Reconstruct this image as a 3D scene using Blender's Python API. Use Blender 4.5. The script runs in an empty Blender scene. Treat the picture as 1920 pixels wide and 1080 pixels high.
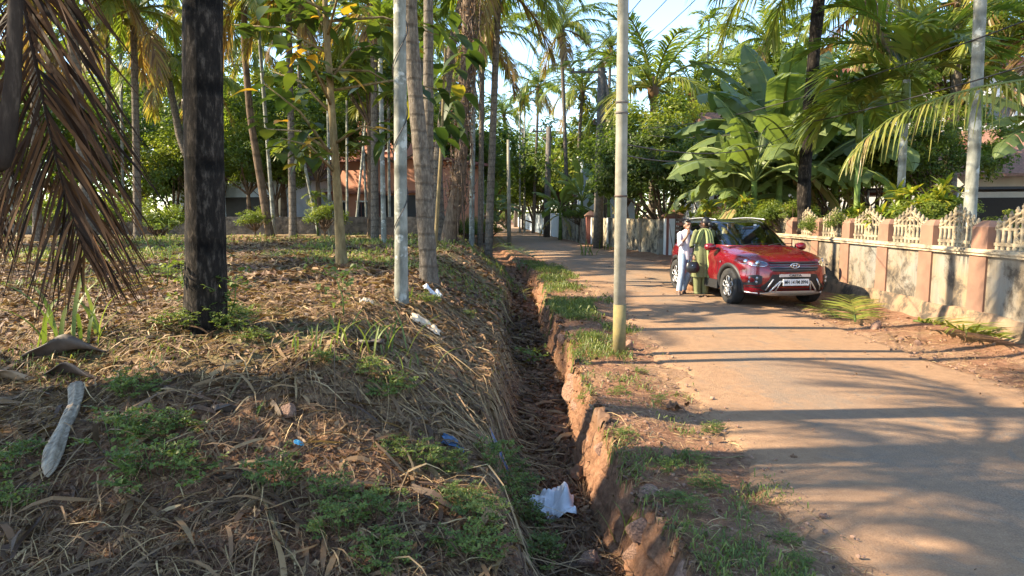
import bpy, bmesh, math, random
import numpy as np
from mathutils import Vector, Matrix
PI = math.pi
scene = bpy.context.scene
COL = scene.collection
# ---------------------------------------------------------------- camera
PITCH = math.radians(6.24)
CAM = np.array([0.0, 0.0, 1.75])
FPX = 1280.0
cam_d = bpy.data.cameras.new('camera'); cam_o = bpy.data.objects.new('camera', cam_d); COL.objects.link(cam_o)
cam_d.sensor_width = 36; cam_d.lens = 36 * FPX / 1920; cam_d.clip_start = 0.05; cam_d.clip_end = 3000
cam_o.location = CAM; cam_o.rotation_euler = (PI / 2 - PITCH, 0, 0)
scene.camera = cam_o
# ---------------------------------------------------------------- light
SUN_EL = math.radians(34); SX, SY = -0.999, -0.04
w = bpy.data.worlds.new('World'); scene.world = w; w.use_nodes = True
nt = w.node_tree; nt.nodes.clear()
sky = nt.nodes.new('ShaderNodeTexSky'); sky.sky_type = 'NISHITA'; sky.sun_disc = False
sky.sun_elevation = SUN_EL; sky.sun_rotation = math.atan2(SX, SY); sky.air_density = 1.0; sky.dust_density = 0.2; sky.ozone_density = 2.5
bg = nt.nodes.new('ShaderNodeBackground'); bg.inputs[1].default_value = 0.15
wo = nt.nodes.new('ShaderNodeOutputWorld')
nt.links.new(sky.outputs[0], bg.inputs[0]); nt.links.new(bg.outputs[0], wo.inputs[0])
sun_d = bpy.data.lights.new('sun', 'SUN'); sun_d.energy = 4.6; sun_d.angle = math.radians(0.55); sun_d.color = (1.0, 0.84, 0.60)
sun_o = bpy.data.objects.new('sun', sun_d); COL.objects.link(sun_o)
sdir = Vector((SX * math.cos(SUN_EL), SY * math.cos(SUN_EL), math.sin(SUN_EL))).normalized()
sun_o.rotation_euler = sdir.to_track_quat('Z', 'Y').to_euler(); sun_o.location = (0, 0, 30)
vs = scene.view_settings
scene.display_settings.display_device = 'sRGB'
vs.view_transform = 'Standard'; vs.look = 'None'; vs.gamma = 1; vs.use_curve_mapping = False; vs.exposure = 1.92
cy = scene.cycles
cy.max_bounces = 6; cy.diffuse_bounces = 3; cy.glossy_bounces = 3; cy.transmission_bounces = 4; cy.transparent_max_bounces = 8
cy.caustics_reflective = False; cy.caustics_refractive = False; cy.use_denoising = True
cy.sample_clamp_indirect = 6
# ---------------------------------------------------------------- pixel helpers (design coordinates, 1920x1080)
_F = np.array([0, math.cos(PITCH), -math.sin(PITCH)]); _U = np.array([0, math.sin(PITCH), math.cos(PITCH)])
def ray(px, py): return _F + np.array([1.0, 0, 0]) * (px - 960) / FPX + _U * (540 - py) / FPX
def at(px, py, Y):
    r = ray(px, py); return CAM + r * (Y / r[1])
def gz(px, py, z):
    r = ray(px, py); return CAM + r * ((z - CAM[2]) / r[2])
# ---------------------------------------------------------------- numpy noise
def _h(ix, iy, s):
    n = (ix * 374761393 + iy * 668265263 + s * 1442695041) & 0xffffffff
    n = ((n ^ (n >> 13)) * 1274126177) & 0xffffffff
    return ((n ^ (n >> 16)) & 0xffff) / 65535.0
def vnoise(x, y, s=0):
    x = np.asarray(x, float); y = np.asarray(y, float)
    ix = np.floor(x).astype(np.int64); iy = np.floor(y).astype(np.int64)
    fx = x - ix; fy = y - iy; fx = fx * fx * (3 - 2 * fx); fy = fy * fy * (3 - 2 * fy)
    a = _h(ix, iy, s); b = _h(ix + 1, iy, s); c = _h(ix, iy + 1, s); d = _h(ix + 1, iy + 1, s)
    return (a * (1 - fx) + b * fx) * (1 - fy) + (c * (1 - fx) + d * fx) * fy - 0.5
def fbm(x, y, o=4, s=0):
    r = 0; a = 1.0
    for i in range(o):
        r = r + a * vnoise(x * 2 ** i, y * 2 ** i, s + i); a *= 0.5
    return r
def sstep(a, b, x):
    t = np.clip((np.asarray(x, float) - a) / (b - a), 0, 1); return t * t * (3 - 2 * t)
def nrm(a):
    return a / np.maximum(np.linalg.norm(a, axis=-1, keepdims=True), 1e-9)
# ---------------------------------------------------------------- mesh builder
class MB:
    def __init__(s): s.V = []; s.A = []; s.F = []; s.M = []; s.S = []; s.n = 0
    def add(s, V, F, v=0.5, m=0, smooth=False):
        V = np.asarray(V, float).reshape(-1, 3); s.V.append(V)
        s.A.append(np.broadcast_to(np.asarray(v, float), (len(V),)).copy())
        if isinstance(F, np.ndarray): F = [F]
        else:
            d = {}
            for f in F: d.setdefault(len(f), []).append(f)
            F = [np.array(x) for x in d.values()]
        for f in F:
            s.F.append(f + s.n); s.M.append(np.full(len(f), m)); s.S.append(np.full(len(f), smooth))
        s.n += len(V); return s
    def polys(s, P, v=0.5, m=0):
        P = np.asarray(P, float); N, k, _ = P.shape
        v = np.repeat(np.broadcast_to(np.asarray(v, float), (N,)), k)
        return s.add(P.reshape(-1, 3), np.arange(N * k).reshape(N, k), v, m)
    def grid(s, P, v=0.5, m=0, smooth=True, mask=None, closed=False):
        P = np.asarray(P, float); a, b = P.shape[:2]
        i = np.arange(a * b).reshape(a, b)
        if closed: i = np.concatenate([i, i[:, :1]], 1)
        q = np.stack([i[:-1, :-1], i[:-1, 1:], i[1:, 1:], i[1:, :-1]], -1)
        if mask is not None: q = q[mask]
        vv = v if np.isscalar(v) else np.asarray(v).reshape(-1)
        return s.add(P.reshape(-1, 3), q.reshape(-1, 4), vv, m, smooth)
    def tube(s, pts, r, n=8, v=0.5, m=0, cap=True, smooth=True):
        pts = np.asarray(pts, float); K = len(pts); r = np.broadcast_to(np.asarray(r, float), (K,))
        T = nrm(np.gradient(pts, axis=0)); up = np.array([0, 0, 1.0]) if abs(T[0][2]) < 0.9 else np.array([0, 1.0, 0])
        A = nrm(np.cross(T, up)); 
        for k in range(1, K):
            a = A[k - 1] - T[k] * np.dot(A[k - 1], T[k]); A[k] = a / max(np.linalg.norm(a), 1e-9)
        B = np.cross(T, A); th = np.arange(n) * 2 * PI / n
        P = pts[:, None] + r[:, None, None] * (A[:, None] * np.cos(th)[None, :, None] + B[:, None] * np.sin(th)[None, :, None])
        vv = v if np.isscalar(v) else np.repeat(np.asarray(v), n)
        s.grid(P, vv, m, smooth, closed=True)
        if cap:
            b = s.n - K * n
            s.F.append(np.array([list(range(b + n - 1, b - 1, -1))])); s.M.append(np.array([m])); s.S.append(np.array([False]))
            e = s.n - n
            s.F.append(np.array([list(range(e, e + n))])); s.M.append(np.array([m])); s.S.append(np.array([False]))
        return s
    def box(s, c, d, rz=0, v=0.5, m=0, R=None):
        d = np.asarray(d, float) / 2
        P = np.array([[x, y, z] for z in (-1, 1) for y in (-1, 1) for x in (-1, 1)], float) * d
        if R is None: R = np.array(Matrix.Rotation(rz, 3, 'Z'))
        P = P @ np.asarray(R).T + np.asarray(c, float)
        return s.add(P, np.array([[0, 2, 3, 1], [4, 5, 7, 6], [0, 1, 5, 4], [2, 6, 7, 3], [0, 4, 6, 2], [1, 3, 7, 5]]), v, m)
    def lathe(s, prof, c=(0, 0, 0), n=16, v=0.5, m=0, axis='Z', smooth=True):
        prof = np.asarray(prof, float); th = np.arange(n) * 2 * PI / n
        P = np.stack([prof[:, None, 0] * np.cos(th), prof[:, None, 0] * np.sin(th), np.repeat(prof[:, 1:2], n, 1)], -1)
        if axis == 'X': P = P[..., [2, 0, 1]]
        if axis == 'Y': P = P[..., [1, 2, 0]]
        return s.grid(P + np.asarray(c), v, m, smooth, closed=True)
    def prism(s, poly, h0, h1, v=0.5, m=0, fn=None):
        n = len(poly); a = [(x, y, h0) for x, y in poly]; b = [(x, y, h1) for x, y in poly]
        P = np.array(a + b, float)
        if fn: P = fn(P)
        F = [list(range(n))[::-1], list(range(n, 2 * n))] + [[i, (i + 1) % n, n + (i + 1) % n, n + i] for i in range(n)]
        return s.add(P, F, v, m)
    def mesh(s, name, mats):
        me = bpy.data.meshes.new(name)
        V = np.concatenate(s.V); me.vertices.add(len(V)); me.vertices.foreach_set('co', V.ravel())
        tot = np.concatenate([np.full(len(f), f.shape[1]) for f in s.F]); lp = np.concatenate([f.ravel() for f in s.F])
        me.loops.add(len(lp)); me.loops.foreach_set('vertex_index', lp)
        me.polygons.add(len(tot)); st = np.concatenate([[0], np.cumsum(tot)[:-1]])
        me.polygons.foreach_set('loop_start', st); me.polygons.foreach_set('loop_total', tot)
        me.polygons.foreach_set('material_index', np.concatenate(s.M).astype(np.int32))
        me.polygons.foreach_set('use_smooth', np.concatenate(s.S))
        at_ = me.attributes.new('v', 'FLOAT', 'POINT'); at_.data.foreach_set('value', np.concatenate(s.A))
        for x in (mats if isinstance(mats, (list, tuple)) else [mats]): me.materials.append(x)
        me.update(calc_edges=True); return me
    def build(s, name, mats, parent=None, loc=None):
        return link(name, s.mesh(name, mats), parent, loc)
def link(name, me, parent=None, loc=None):
    o = bpy.data.objects.new(name, me); COL.objects.link(o)
    if parent is not None: o.parent = parent
    if loc is not None: o.location = loc
    return o
def tag(o, label=None, cat=None, group=None, kind=None):
    if label: o['label'] = label
    if cat: o['category'] = cat
    if group: o['group'] = group
    if kind: o['kind'] = kind
    return o
def thing(name, label, cat, loc=(0, 0, 0), rz=0, group=None):
    o = bpy.data.objects.new(name, None); COL.objects.link(o); o.location = loc; o.rotation_euler = (0, 0, rz)
    o.empty_display_size = 0.2
    return tag(o, label, cat, group)
def dup(root, loc, rz=0, sc=1.0, label=None, group=None):
    r = root.copy(); COL.objects.link(r); r.location = loc; r.rotation_euler = (0, 0, rz)
    r.scale = (sc, sc, sc) if np.isscalar(sc) else sc
    if label: r['label'] = label
    if group: r['group'] = group
    for ch in list(root.children):
        c = ch.copy(); COL.objects.link(c); c.parent = r
        for g in ch.children:
            d = g.copy(); COL.objects.link(d); d.parent = c
    return r
# ---------------------------------------------------------------- materials
def newmat(name):
    m = bpy.data.materials.new(name); m.use_nodes = True; nt = m.node_tree
    b = nt.nodes['Principled BSDF']; return m, nt, b
def ramp(nt, fac, stops, interp='LINEAR'):
    r = nt.nodes.new('ShaderNodeValToRGB'); cr = r.color_ramp; cr.interpolation = interp
    while len(cr.elements) < len(stops): cr.elements.new(0.5)
    for e, (p, c) in zip(cr.elements, stops): e.position = p; e.color = (*c, 1)
    nt.links.new(fac, r.inputs[0]); return r.outputs[0]
def noise(nt, scale, detail=4, rough=0.6, coord=None, sx=None, dist=0):
    n = nt.nodes.new('ShaderNodeTexNoise'); n.inputs['Scale'].default_value = scale; n.inputs['Detail'].default_value = detail
    n.inputs['Roughness'].default_value = rough; n.inputs['Distortion'].default_value = dist
    if coord is None:
        tc = nt.nodes.new('ShaderNodeTexCoord'); coord = tc.outputs['Object']
    if sx:
        mp = nt.nodes.new('ShaderNodeMapping'); mp.inputs['Scale'].default_value = sx; nt.links.new(coord, mp.inputs[0]); coord = mp.outputs[0]
    nt.links.new(coord, n.inputs['Vector']); return n.outputs['Fac']
def mixc(nt, fac, a, b, mode='MIX'):
    m = nt.nodes.new('ShaderNodeMix'); m.data_type = 'RGBA'; m.blend_type = mode
    for i, x in ((0, fac), (6, a), (7, b)):
        if hasattr(x, 'is_output'): nt.links.new(x, m.inputs[i])
        elif i == 0: m.inputs[0].default_value = x
        else: m.inputs[i].default_value = (*x, 1)
    return m.outputs[2]
def math_(nt, op, a, b=None, clamp=False):
    m = nt.nodes.new('ShaderNodeMath'); m.operation = op; m.use_clamp = clamp
    for i, x in ((0, a), (1, b)):
        if x is None: continue
        if hasattr(x, 'is_output'): nt.links.new(x, m.inputs[i])
        else: m.inputs[i].default_value = x
    return m.outputs[0]
def attr(nt, name='v'):
    a = nt.nodes.new('ShaderNodeAttribute'); a.attribute_name = name; return a.outputs['Fac']
def bump(nt, b, h, strength=0.4, dist=0.02):
    n = nt.nodes.new('ShaderNodeBump'); n.inputs['Strength'].default_value = strength; n.inputs['Distance'].default_value = dist
    nt.links.new(h, n.inputs['Height']); nt.links.new(n.outputs[0], b.inputs['Normal'])
def pm(name, col, rough=0.6, metal=0, var=0.12, scale=8, bmp=0.0, spec=0.5, col2=None, lo=.35, hi=.65, detail=5, sx=None, bd=0.01):
    """principled material with noise variation between two colours"""
    m, nt, b = newmat(name); b.inputs['Roughness'].default_value = rough; b.inputs['Metallic'].default_value = metal
    b.inputs['Specular IOR Level'].default_value = spec
    n = noise(nt, scale, detail, sx=sx)
    c2 = col2 or tuple(x * (1 - var * 2) for x in col)
    nt.links.new(ramp(nt, n, [(lo, c2), (hi, col)]), b.inputs['Base Color'])
    if bmp: bump(nt, b, n, bmp, bd)
    return m
def leafmat(name, stops, transl=0.4, rough=0.45, tcol=1.5, spec=0.4):
    m, nt, b = newmat(name); a = attr(nt)
    oi = nt.nodes.new('ShaderNodeObjectInfo')
    a2 = math_(nt, 'ADD', a, math_(nt, 'MULTIPLY', math_(nt, 'SUBTRACT', oi.outputs['Random'], 0.5), 0.10), True)
    c = ramp(nt, a2, stops); nt.links.new(c, b.inputs['Base Color']); b.inputs['Roughness'].default_value = rough
    b.inputs['Specular IOR Level'].default_value = spec
    t = nt.nodes.new('ShaderNodeBsdfTranslucent')
    nt.links.new(mixc(nt, 1.0, c, (tcol * 1.12, tcol * 1.15, tcol * 0.5), 'MULTIPLY'), t.inputs[0])
    mx = nt.nodes.new('ShaderNodeMixShader'); mx.inputs[0].default_value = transl
    nt.links.new(b.outputs[0], mx.inputs[1]); nt.links.new(t.outputs[0], mx.inputs[2])
    nt.links.new(mx.outputs[0], nt.nodes['Material Output'].inputs[0]); return m
PALM = leafmat('palm_leaf', [(0.0, (.05, .085, .018)), (.35, (.09, .135, .025)), (.6, (.18, .21, .04)), (.78, (.30, .27, .06)), (.88, (.27, .17, .07)), (1, (.13, .075, .045))], .42, .38)
DEADPALM = leafmat('dry_palm_leaf', [(0, (.016, .009, .005)), (.5, (.065, .029, .012)), (1, (.20, .095, .038))], .25, .6, 1.2, .15)
TREE = leafmat('tree_leaf', [(0, (.035, .06, .014)), (.35, (.07, .11, .022)), (.65, (.15, .19, .03)), (1, (.32, .31, .045))], .5, .45)
TEAK = leafmat('broad_leaf', [(0, (.03, .055, .015)), (.5, (.07, .10, .02)), (.8, (.18, .18, .03)), (.93, (.5, .27, .03)), (1, (.25, .11, .04))], .42, .5)
BANANA = leafmat('banana_leaf', [(0, (.07, .10, .045)), (.5, (.145, .195, .06)), (.8, (.26, .30, .08)), (1, (.30, .21, .10))], .35, .42)
WEED = leafmat('weed_leaf', [(0, (.05, .08, .018)), (.5, (.125, .165, .035)), (1, (.27, .28, .07))], .35, .5)
CROTON = leafmat('croton_leaf', [(0, (.05, .10, .02)), (.5, (.18, .24, .03)), (.8, (.45, .38, .05)), (1, (.5, .22, .05))], .35, .4)
STRAW = leafmat('straw', [(0, (.06, .032, .018)), (.5, (.22, .13, .06)), (1, (.46, .32, .16))], .15, .6)
LITTER = leafmat('leaf_litter', [(0, (.045, .022, .012)), (.5, (.15, .075, .038)), (1, (.36, .23, .12))], .12, .65)
def barkmat(name, c1, c2, c3, ring=16, rs=0.5, lich=None, sx=(6, 6, 1.5)):
    m, nt, b = newmat(name); tc = nt.nodes.new('ShaderNodeTexCoord'); b.inputs['Roughness'].default_value = .9; b.inputs['Specular IOR Level'].default_value = .15
    n = noise(nt, 3.0, 6, .7, tc.outputs['Object'], sx)
    c = ramp(nt, n, [(.3, c1), (.52, c2), (.72, c3)])
    wv = nt.nodes.new('ShaderNodeTexWave'); wv.bands_direction = 'Z'; wv.inputs['Scale'].default_value = ring / 20 * 1.0
    wv.inputs['Distortion'].default_value = 1.2; wv.inputs['Detail'].default_value = 3; wv.inputs['Detail Scale'].default_value = 2.5
    nt.links.new(tc.outputs['Object'], wv.inputs['Vector'])
    rg = ramp(nt, wv.outputs['Fac'], [(0.0, (0, 0, 0)), (.14, (1, 1, 1))])
    rgm = mixc(nt, rs, (1, 1, 1), rg); c = mixc(nt, 1.0, c, rgm, 'MULTIPLY')
    if lich:
        ln = noise(nt, 5.0, 5, .65, tc.outputs['Object']); lf = ramp(nt, ln, [(.55, (0, 0, 0)), (.62, (1, 1, 1))])
        c = mixc(nt, lf, c, lich)
    nt.links.new(c, b.inputs['Base Color'])
    h = math_(nt, 'ADD', math_(nt, 'MULTIPLY', n, 1.0), math_(nt, 'MULTIPLY', rg, .5)); bump(nt, b, h, .7, .02); return m
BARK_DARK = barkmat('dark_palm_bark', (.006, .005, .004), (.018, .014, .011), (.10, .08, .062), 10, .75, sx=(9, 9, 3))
BARK_COCO = barkmat('coconut_bark', (.06, .048, .036), (.135, .11, .085), (.26, .22, .17), 26, .3, sx=(9, 9, 3))
BARK_BROWN = barkmat('brown_bark', (.06, .04, .025), (.13, .09, .06), (.22, .16, .11), 10, .3)
BARK_ARECA = barkmat('areca_bark', (.11, .11, .09), (.22, .22, .185), (.32, .32, .28), 9, .35, lich=(.40, .41, .37), sx=(2, 2, 1))
BARK_GREEN = barkmat('green_stem', (.07, .11, .03), (.13, .19, .05), (.24, .28, .09), 9, .5, sx=(2, 2, 1))
BARK_TEAK = barkmat('branch_bark', (.10, .07, .035), (.20, .15, .075), (.32, .25, .13), 4, .1)
VINE = pm('dry_vine', (.20, .13, .08), .9, col2=(.06, .04, .03), scale=20)
# ground
def ground_mat():
    m, nt, b = newmat('laterite_soil'); tc = nt.nodes.new('ShaderNodeTexCoord'); o = tc.outputs['Object']
    b.inputs['Roughness'].default_value = .95; b.inputs['Specular IOR Level'].default_value = .2
    n1 = noise(nt, 1.1, 6, .65, o); n2 = noise(nt, 14, 8, .75, o); n3 = noise(nt, 70, 4, .7, o); n4 = noise(nt, .45, 3, .5, o)
    dirt = ramp(nt, n2, [(.3, (.11, .05, .03)), (.5, (.25, .125, .07)), (.72, (.38, .22, .13))])
    fld = ramp(nt, n2, [(.3, (.07, .045, .025)), (.48, (.22, .15, .08)), (.6, (.36, .26, .14)), (.75, (.44, .33, .19))])
    grn = ramp(nt, n2, [(.35, (.05, .07, .02)), (.6, (.15, .18, .05)), (.75, (.24, .26, .08))])
    gf = ramp(nt, math_(nt, 'ADD', n4, math_(nt, 'MULTIPLY', math_(nt, 'SUBTRACT', n1, .5), .8)), [(.5, (0, 0, 0)), (.62, (1, 1, 1))])
    fld2 = mixc(nt, math_(nt, 'MULTIPLY', gf, .55), fld, grn)
    c = mixc(nt, attr(nt, 'v'), dirt, fld2)
    sd = ramp(nt, n2, [(.3, (.20, .115, .065)), (.55, (.34, .205, .12)), (.7, (.44, .29, .18))])
    c = mixc(nt, math_(nt, 'MULTIPLY', attr(nt, 'v'), -1.0, True), c, sd)
    c = mixc(nt, math_(nt, 'MULTIPLY', ramp(nt, n3, [(.5, (0, 0, 0)), (.62, (1, 1, 1))]), .35), c, (.10, .06, .04))
    nt.links.new(c, b.inputs['Base Color'])
    bump(nt, b, math_(nt, 'ADD', math_(nt, 'MULTIPLY', n2, 1), math_(nt, 'MULTIPLY', n3, .4)), .9, .04); return m
GROUND = ground_mat()
def road_mat():
    m, nt, b = newmat('dusty_asphalt'); tc = nt.nodes.new('ShaderNodeTexCoord'); o = tc.outputs['Object']
    b.inputs['Roughness'].default_value = .85; b.inputs['Specular IOR Level'].default_value = .25
    n1 = noise(nt, .9, 6, .62, o, (1, .55, 1)); n2 = noise(nt, 110, 3, .8, o); n3 = noise(nt, 9, 5, .7, o)
    asp = ramp(nt, n2, [(.3, (.09, .07, .053)), (.5, (.21, .165, .122)), (.72, (.36, .28, .20))])
    sand = ramp(nt, math_(nt, 'ADD', math_(nt, 'MULTIPLY', n2, .6), math_(nt, 'MULTIPLY', n3, .4)), [(.3, (.20, .115, .065)), (.55, (.34, .205, .115)), (.7, (.44, .285, .165))])
    f = math_(nt, 'ADD', attr(nt, 'v'), math_(nt, 'MULTIPLY', math_(nt, 'SUBTRACT', n1, .5), 1.7))
    f = math_(nt, 'ADD', f, math_(nt, 'MULTIPLY', math_(nt, 'SUBTRACT', n3, .5), .5))
    n5 = noise(nt, 1.0, 4, .6, o, (1.5, .07, 1)); n6 = noise(nt, 2.6, 5, .7, o, (1, .8, 1), dist=1.0)
    f = math_(nt, 'ADD', f, math_(nt, 'MULTIPLY', math_(nt, 'SUBTRACT', n5, .5), 1.5))
    f = math_(nt, 'SUBTRACT', f, math_(nt, 'MULTIPLY', ramp(nt, n6, [(.56, (0, 0, 0)), (.62, (1, 1, 1))]), .45))
    f = ramp(nt, f, [(.05, (.32, .32, .32)), (.7, (1, 1, 1))])
    nt.links.new(mixc(nt, f, asp, sand), b.inputs['Base Color'])
    bump(nt, b, math_(nt, 'ADD', n2, math_(nt, 'MULTIPLY', n3, 1.2)), .7, .015); return m
ROAD = road_mat()
def stained(name, base, dark, yel, scale=1.6):
    m, nt, b = newmat(name); tc = nt.nodes.new('ShaderNodeTexCoord'); o = tc.outputs['Object']; b.inputs['Roughness'].default_value = .9
    n1 = noise(nt, scale, 7, .72, o, dist=.3); n2 = noise(nt, 9, 6, .7, o, (1, 1, .12)); n3 = noise(nt, 1.1, 4, .6, o)
    c = mixc(nt, ramp(nt, n3, [(.4, (0, 0, 0)), (.62, (1, 1, 1))]), base, yel)
    c = mixc(nt, math_(nt, 'MULTIPLY', ramp(nt, n2, [(.48, (0, 0, 0)), (.68, (1, 1, 1))]), .6), c, tuple(x * .55 for x in base))
    c = mixc(nt, ramp(nt, n1, [(.47, (0, 0, 0)), (.60, (1, 1, 1))]), c, dark)
    nt.links.new(c, b.inputs['Base Color']); bump(nt, b, n1, .5, .02); return m
WALLWHITE = stained('stained_limewash', (.22, .205, .175), (.06, .048, .036), (.25, .18, .105), 2.3)
WALLOLD = stained('mouldy_limewash', (.38, .34, .25), (.05, .045, .035), (.32, .24, .14), 2.6)
PLINTH = stained('mossy_plinth', (.20, .14, .09), (.06, .045, .03), (.28, .17, .09), 3.0)
TERRA = pm('terracotta_paint', (.27, .14, .09), .85, col2=(.18, .098, .065), scale=2.5, bmp=.2)
COPING = stained('weathered_coping', (.44, .36, .25), (.17, .14, .10), (.48, .36, .22), 2.5)
BALUS = stained('cream_cement', (.33, .27, .18), (.12, .095, .065), (.33, .245, .14), 6.0)
WHITE = pm('white_paint', (.72, .73, .70), .7, var=.08, scale=2)
BLUEWHITE = pm('pale_blue_paint', (.60, .67, .72), .7, var=.1, scale=2)
SALMON = pm('salmon_paint', (.55, .245, .15), .75, var=.08, scale=1.5)
MAROON = pm('maroon_paint', (.24, .085, .06), .6, var=.12, scale=5)
TILE = pm('clay_tiles', (.30, .15, .10), .8, var=.25, scale=14, bmp=.3)
DARKGLASS = pm('dark_window', (.02, .022, .025), .12, var=0)
BLACKISH = pm('awning_and_shade_black', (.02, .02, .022), .6, var=.1)  # shared by the real awning and slabs painted as shaded openings
CONC = pm('pole_concrete', (.29, .27, .21), .85, col2=(.17, .155, .115), scale=6, bmp=.3, lo=.3, hi=.7)
CONCDARK = pm('old_pole_concrete', (.16, .14, .12), .9, var=.25, scale=8, bmp=.3)
METAL = pm('rusty_steel', (.13, .09, .07), .7, .4, var=.2, scale=12)
CERAMIC = pm('insulator_ceramic', (.20, .10, .06), .3)
BLACKM = pm('wire_black', (.03, .025, .025), .6, var=0)
STONE = pm('laterite_stone', (.34, .20, .13), .95, col2=(.15, .085, .06), scale=6, bmp=.8, bd=.03)
STONEG = pm('boundary_stone', (.14, .12, .10), .95, col2=(.05, .045, .04), scale=5, bmp=.8, bd=.04)
# ================================================================= TERRAIN
_ly = np.array([-5, 3, 5, 8, 14, 18, 22, 28, 38, 56, 75, 103, 140, 200]); _lx = np.array([1.6, 1.62, 1.68, 1.78, 1.9, 1.75, 1.5, .9, -.1, -1.05, -1.95, -3.5, -8, -20])
_ry = np.array([-5, 3, 9, 13, 20, 26, 32, 38, 56, 75, 103, 140, 200]); _rx = np.array([5.3, 5.2, 5.0, 5.25, 5.4, 5.1, 4.2, 3.65, 2.75, 1.9, .3, -4, -16])
def xl(y): return np.interp(y, _ly, _lx)
def xr(y): return np.interp(y, _ry, _rx)
def ditch_r(y): return np.where(y < 18, .67 + .22 * np.exp(-(np.maximum(y, 2) - 3) / 1.8) + .04 * np.sin(y * .9), np.interp(y, [18, 22, 28, 38, 60], [.70, .45, -.1, -1.3, -2.6]))
def H(x, y, detail=True):
    x = np.asarray(x, float); y = np.asarray(y, float)
    dr = ditch_r(y); dl = dr - .70
    big = fbm(x * .35 + 3, y * .35, 3, 5)
    fieldz = .83 + .05 * big + .25 * sstep(0, 1, (y - 12) / 12) * 0
    # left block: crest edge softened by noise
    wob = .35 * fbm(x * .9, y * .9, 3, 9)
    u_ = (dl - x) / 1.45 + wob * .3; side = .35 * sstep(-.05, 1.05, u_) + .65 * np.clip(u_, 0, 1)           # slope down to the ditch
    front = sstep(2.7, 5.5, y + wob * .8 + .10 * np.minimum(x, 0))
    front = .35 * front + .65 * np.clip((y + wob * .7 + .1 * np.minimum(x, 0) - 2.7) / 2.7, 0, 1)
    lb = (.10 + (fieldz - .10) * front); base_l = np.where(y > 2, .02, .02)
    left = base_l + (lb - base_l) * side
    fade = 1 - sstep(30, 45, y)                                    # field meets the road level far away
    left = left * (.25 + .75 * fade)
    depth = np.interp(y, [0, 3, 5, 12, 22, 30], [-.25, -.38, -.42, -.40, -.30, -.05])
    rough = .05 * fbm(x * 3, y * 3, 4, 21)
    ditch = depth + rough
    vr = .05 + .04 * np.sin(y * 1.3) * 1 + .03 * fbm(x * 1.5, y * 1.5, 3, 31)
    verge = np.where(x < xl(y), vr * sstep(0, .7, xl(y) - x), 0)
    verge = verge - .0 * x
    rgt = np.where(x > xr(y), (.10 * sstep(0, 1.6, x - xr(y)) + .03 * fbm(x * 2, y * 2, 3, 41)) * 1, 0)
    right = verge + rgt
    # assemble
    edge = .07 * fbm(x * 0 + 2, y * 2.3, 4, 51)
    u = (x - (dr + edge)) / .10
    zr = ditch + (right - ditch) * sstep(-.75, .35, u)
    ul = ((dl + edge) - x) / .22
    z = np.where(x > (dl + dr) / 2, zr, ditch + (left - ditch) * sstep(-.4, 1.0, ul))
    if detail:
        soft = np.where((x > xl(y) - .1) & (x < xr(y) + .05), .0, 1.0)
        z = z + soft * ((.04 + .03 * (x < dl)) * fbm(x * 2.2, y * 2.2, 4, 61) + (.012 + .014 * (x < dl)) * fbm(x * 9, y * 9, 3, 71))
        wallf = np.exp(-((x - dr) / .16) ** 2)
        z = z + wallf * .04 * fbm(x * 5, y * 5, 3, 81)
    return z - np.where((x > xl(y)) & (x < xr(y)), 0.0, 0.0)
def h1(x, y): return float(H(np.array([x]), np.array([y]))[0])
def field_mask(x, y):
    return sstep(.05, .5, (ditch_r(y) - .4 - x)) * sstep(3.6, 5.4, y + .5 * fbm(x, y, 2, 7))
def graded(a, b, fine0, fine1, d, g=1.06):
    r = list(np.arange(fine0, fine1, d)); s = d; x = r[-1]
    while x < b: s = min(s * g, 12); x += s; r.append(x)
    s = d; x = r[0]; l = []
    while x > a: s = min(s * g, 12); x -= s; l.append(x)
    return np.array(l[::-1] + r)
gx = np.concatenate([graded(-130, -1.21, -5, -1.2, .05, 1.05), np.arange(-1.16, 2.0, .028), graded(2.03, 140, 2.03, 8, .07, 1.06)])
gx = np.unique(np.round(gx, 4)); gy = graded(-14, 420, 2.4, 11, .04, 1.02)
GX, GY = np.meshgrid(gx, gy); GZ = H(GX, GY)
P = np.stack([GX, GY, GZ], -1)
dust = 1.1 * np.exp(-np.maximum(np.maximum(xl(GY) - GX, GX - xr(GY)), 0) / (.22 + .3 * (GX > 3))) + 1.6 * fbm(GX * 2.5, GY * 2.5, 4, 12) * ((GX > ditch_r(GY) + .1))
go = MB().grid(P, np.where(GX > ditch_r(GY), -np.clip(dust, 0, 1), field_mask(GX, GY))).build('ground', GROUND); tag(go, kind='structure')
# cut laterite face on the right side of the ditch: a sheet with overhangs and block joints
by_ = np.arange(2.2, 21, .028); bt_ = np.linspace(0, 1, 20); BY, BT = np.meshgrid(by_, bt_, indexing='ij')
e_ = .07 * fbm(BY * 0 + 2, BY * 2.3, 4, 51); topx = ditch_r(BY) + e_ + .055; topz = H(topx, BY); BZ = -.47 + BT * (topz + .47)
bid = np.floor(BY * 3.3 + .8 * np.floor(BZ * 6.5)); blk = _h(bid.astype(np.int64), np.floor(BZ * 6.5 + .3 * np.sin(BY * 2)).astype(np.int64), 5)
fr = np.abs((BY * 3.3 + .8 * np.floor(BZ * 6.5)) % 1 - .5) * 2; fz = np.abs((BZ * 6.5 + .3 * np.sin(BY * 2)) % 1 - .5) * 2
bul = (.035 * blk + .012) * (1 - fr ** 6) * (1 - fz ** 6) * (fbm(BY * .8, BY * 0, 2, 8) > -.25) + .05 * fbm(BY * 4, BZ * 4, 3, 14) + .02 * fbm(BY * 15, BZ * 15, 3, 15)
BX = topx - .15 * (1 - BT) - bul * np.sin(PI * np.clip(BT * .93 + .05, 0, 1)) ** .5 - .02 * (BT < .96)
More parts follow.
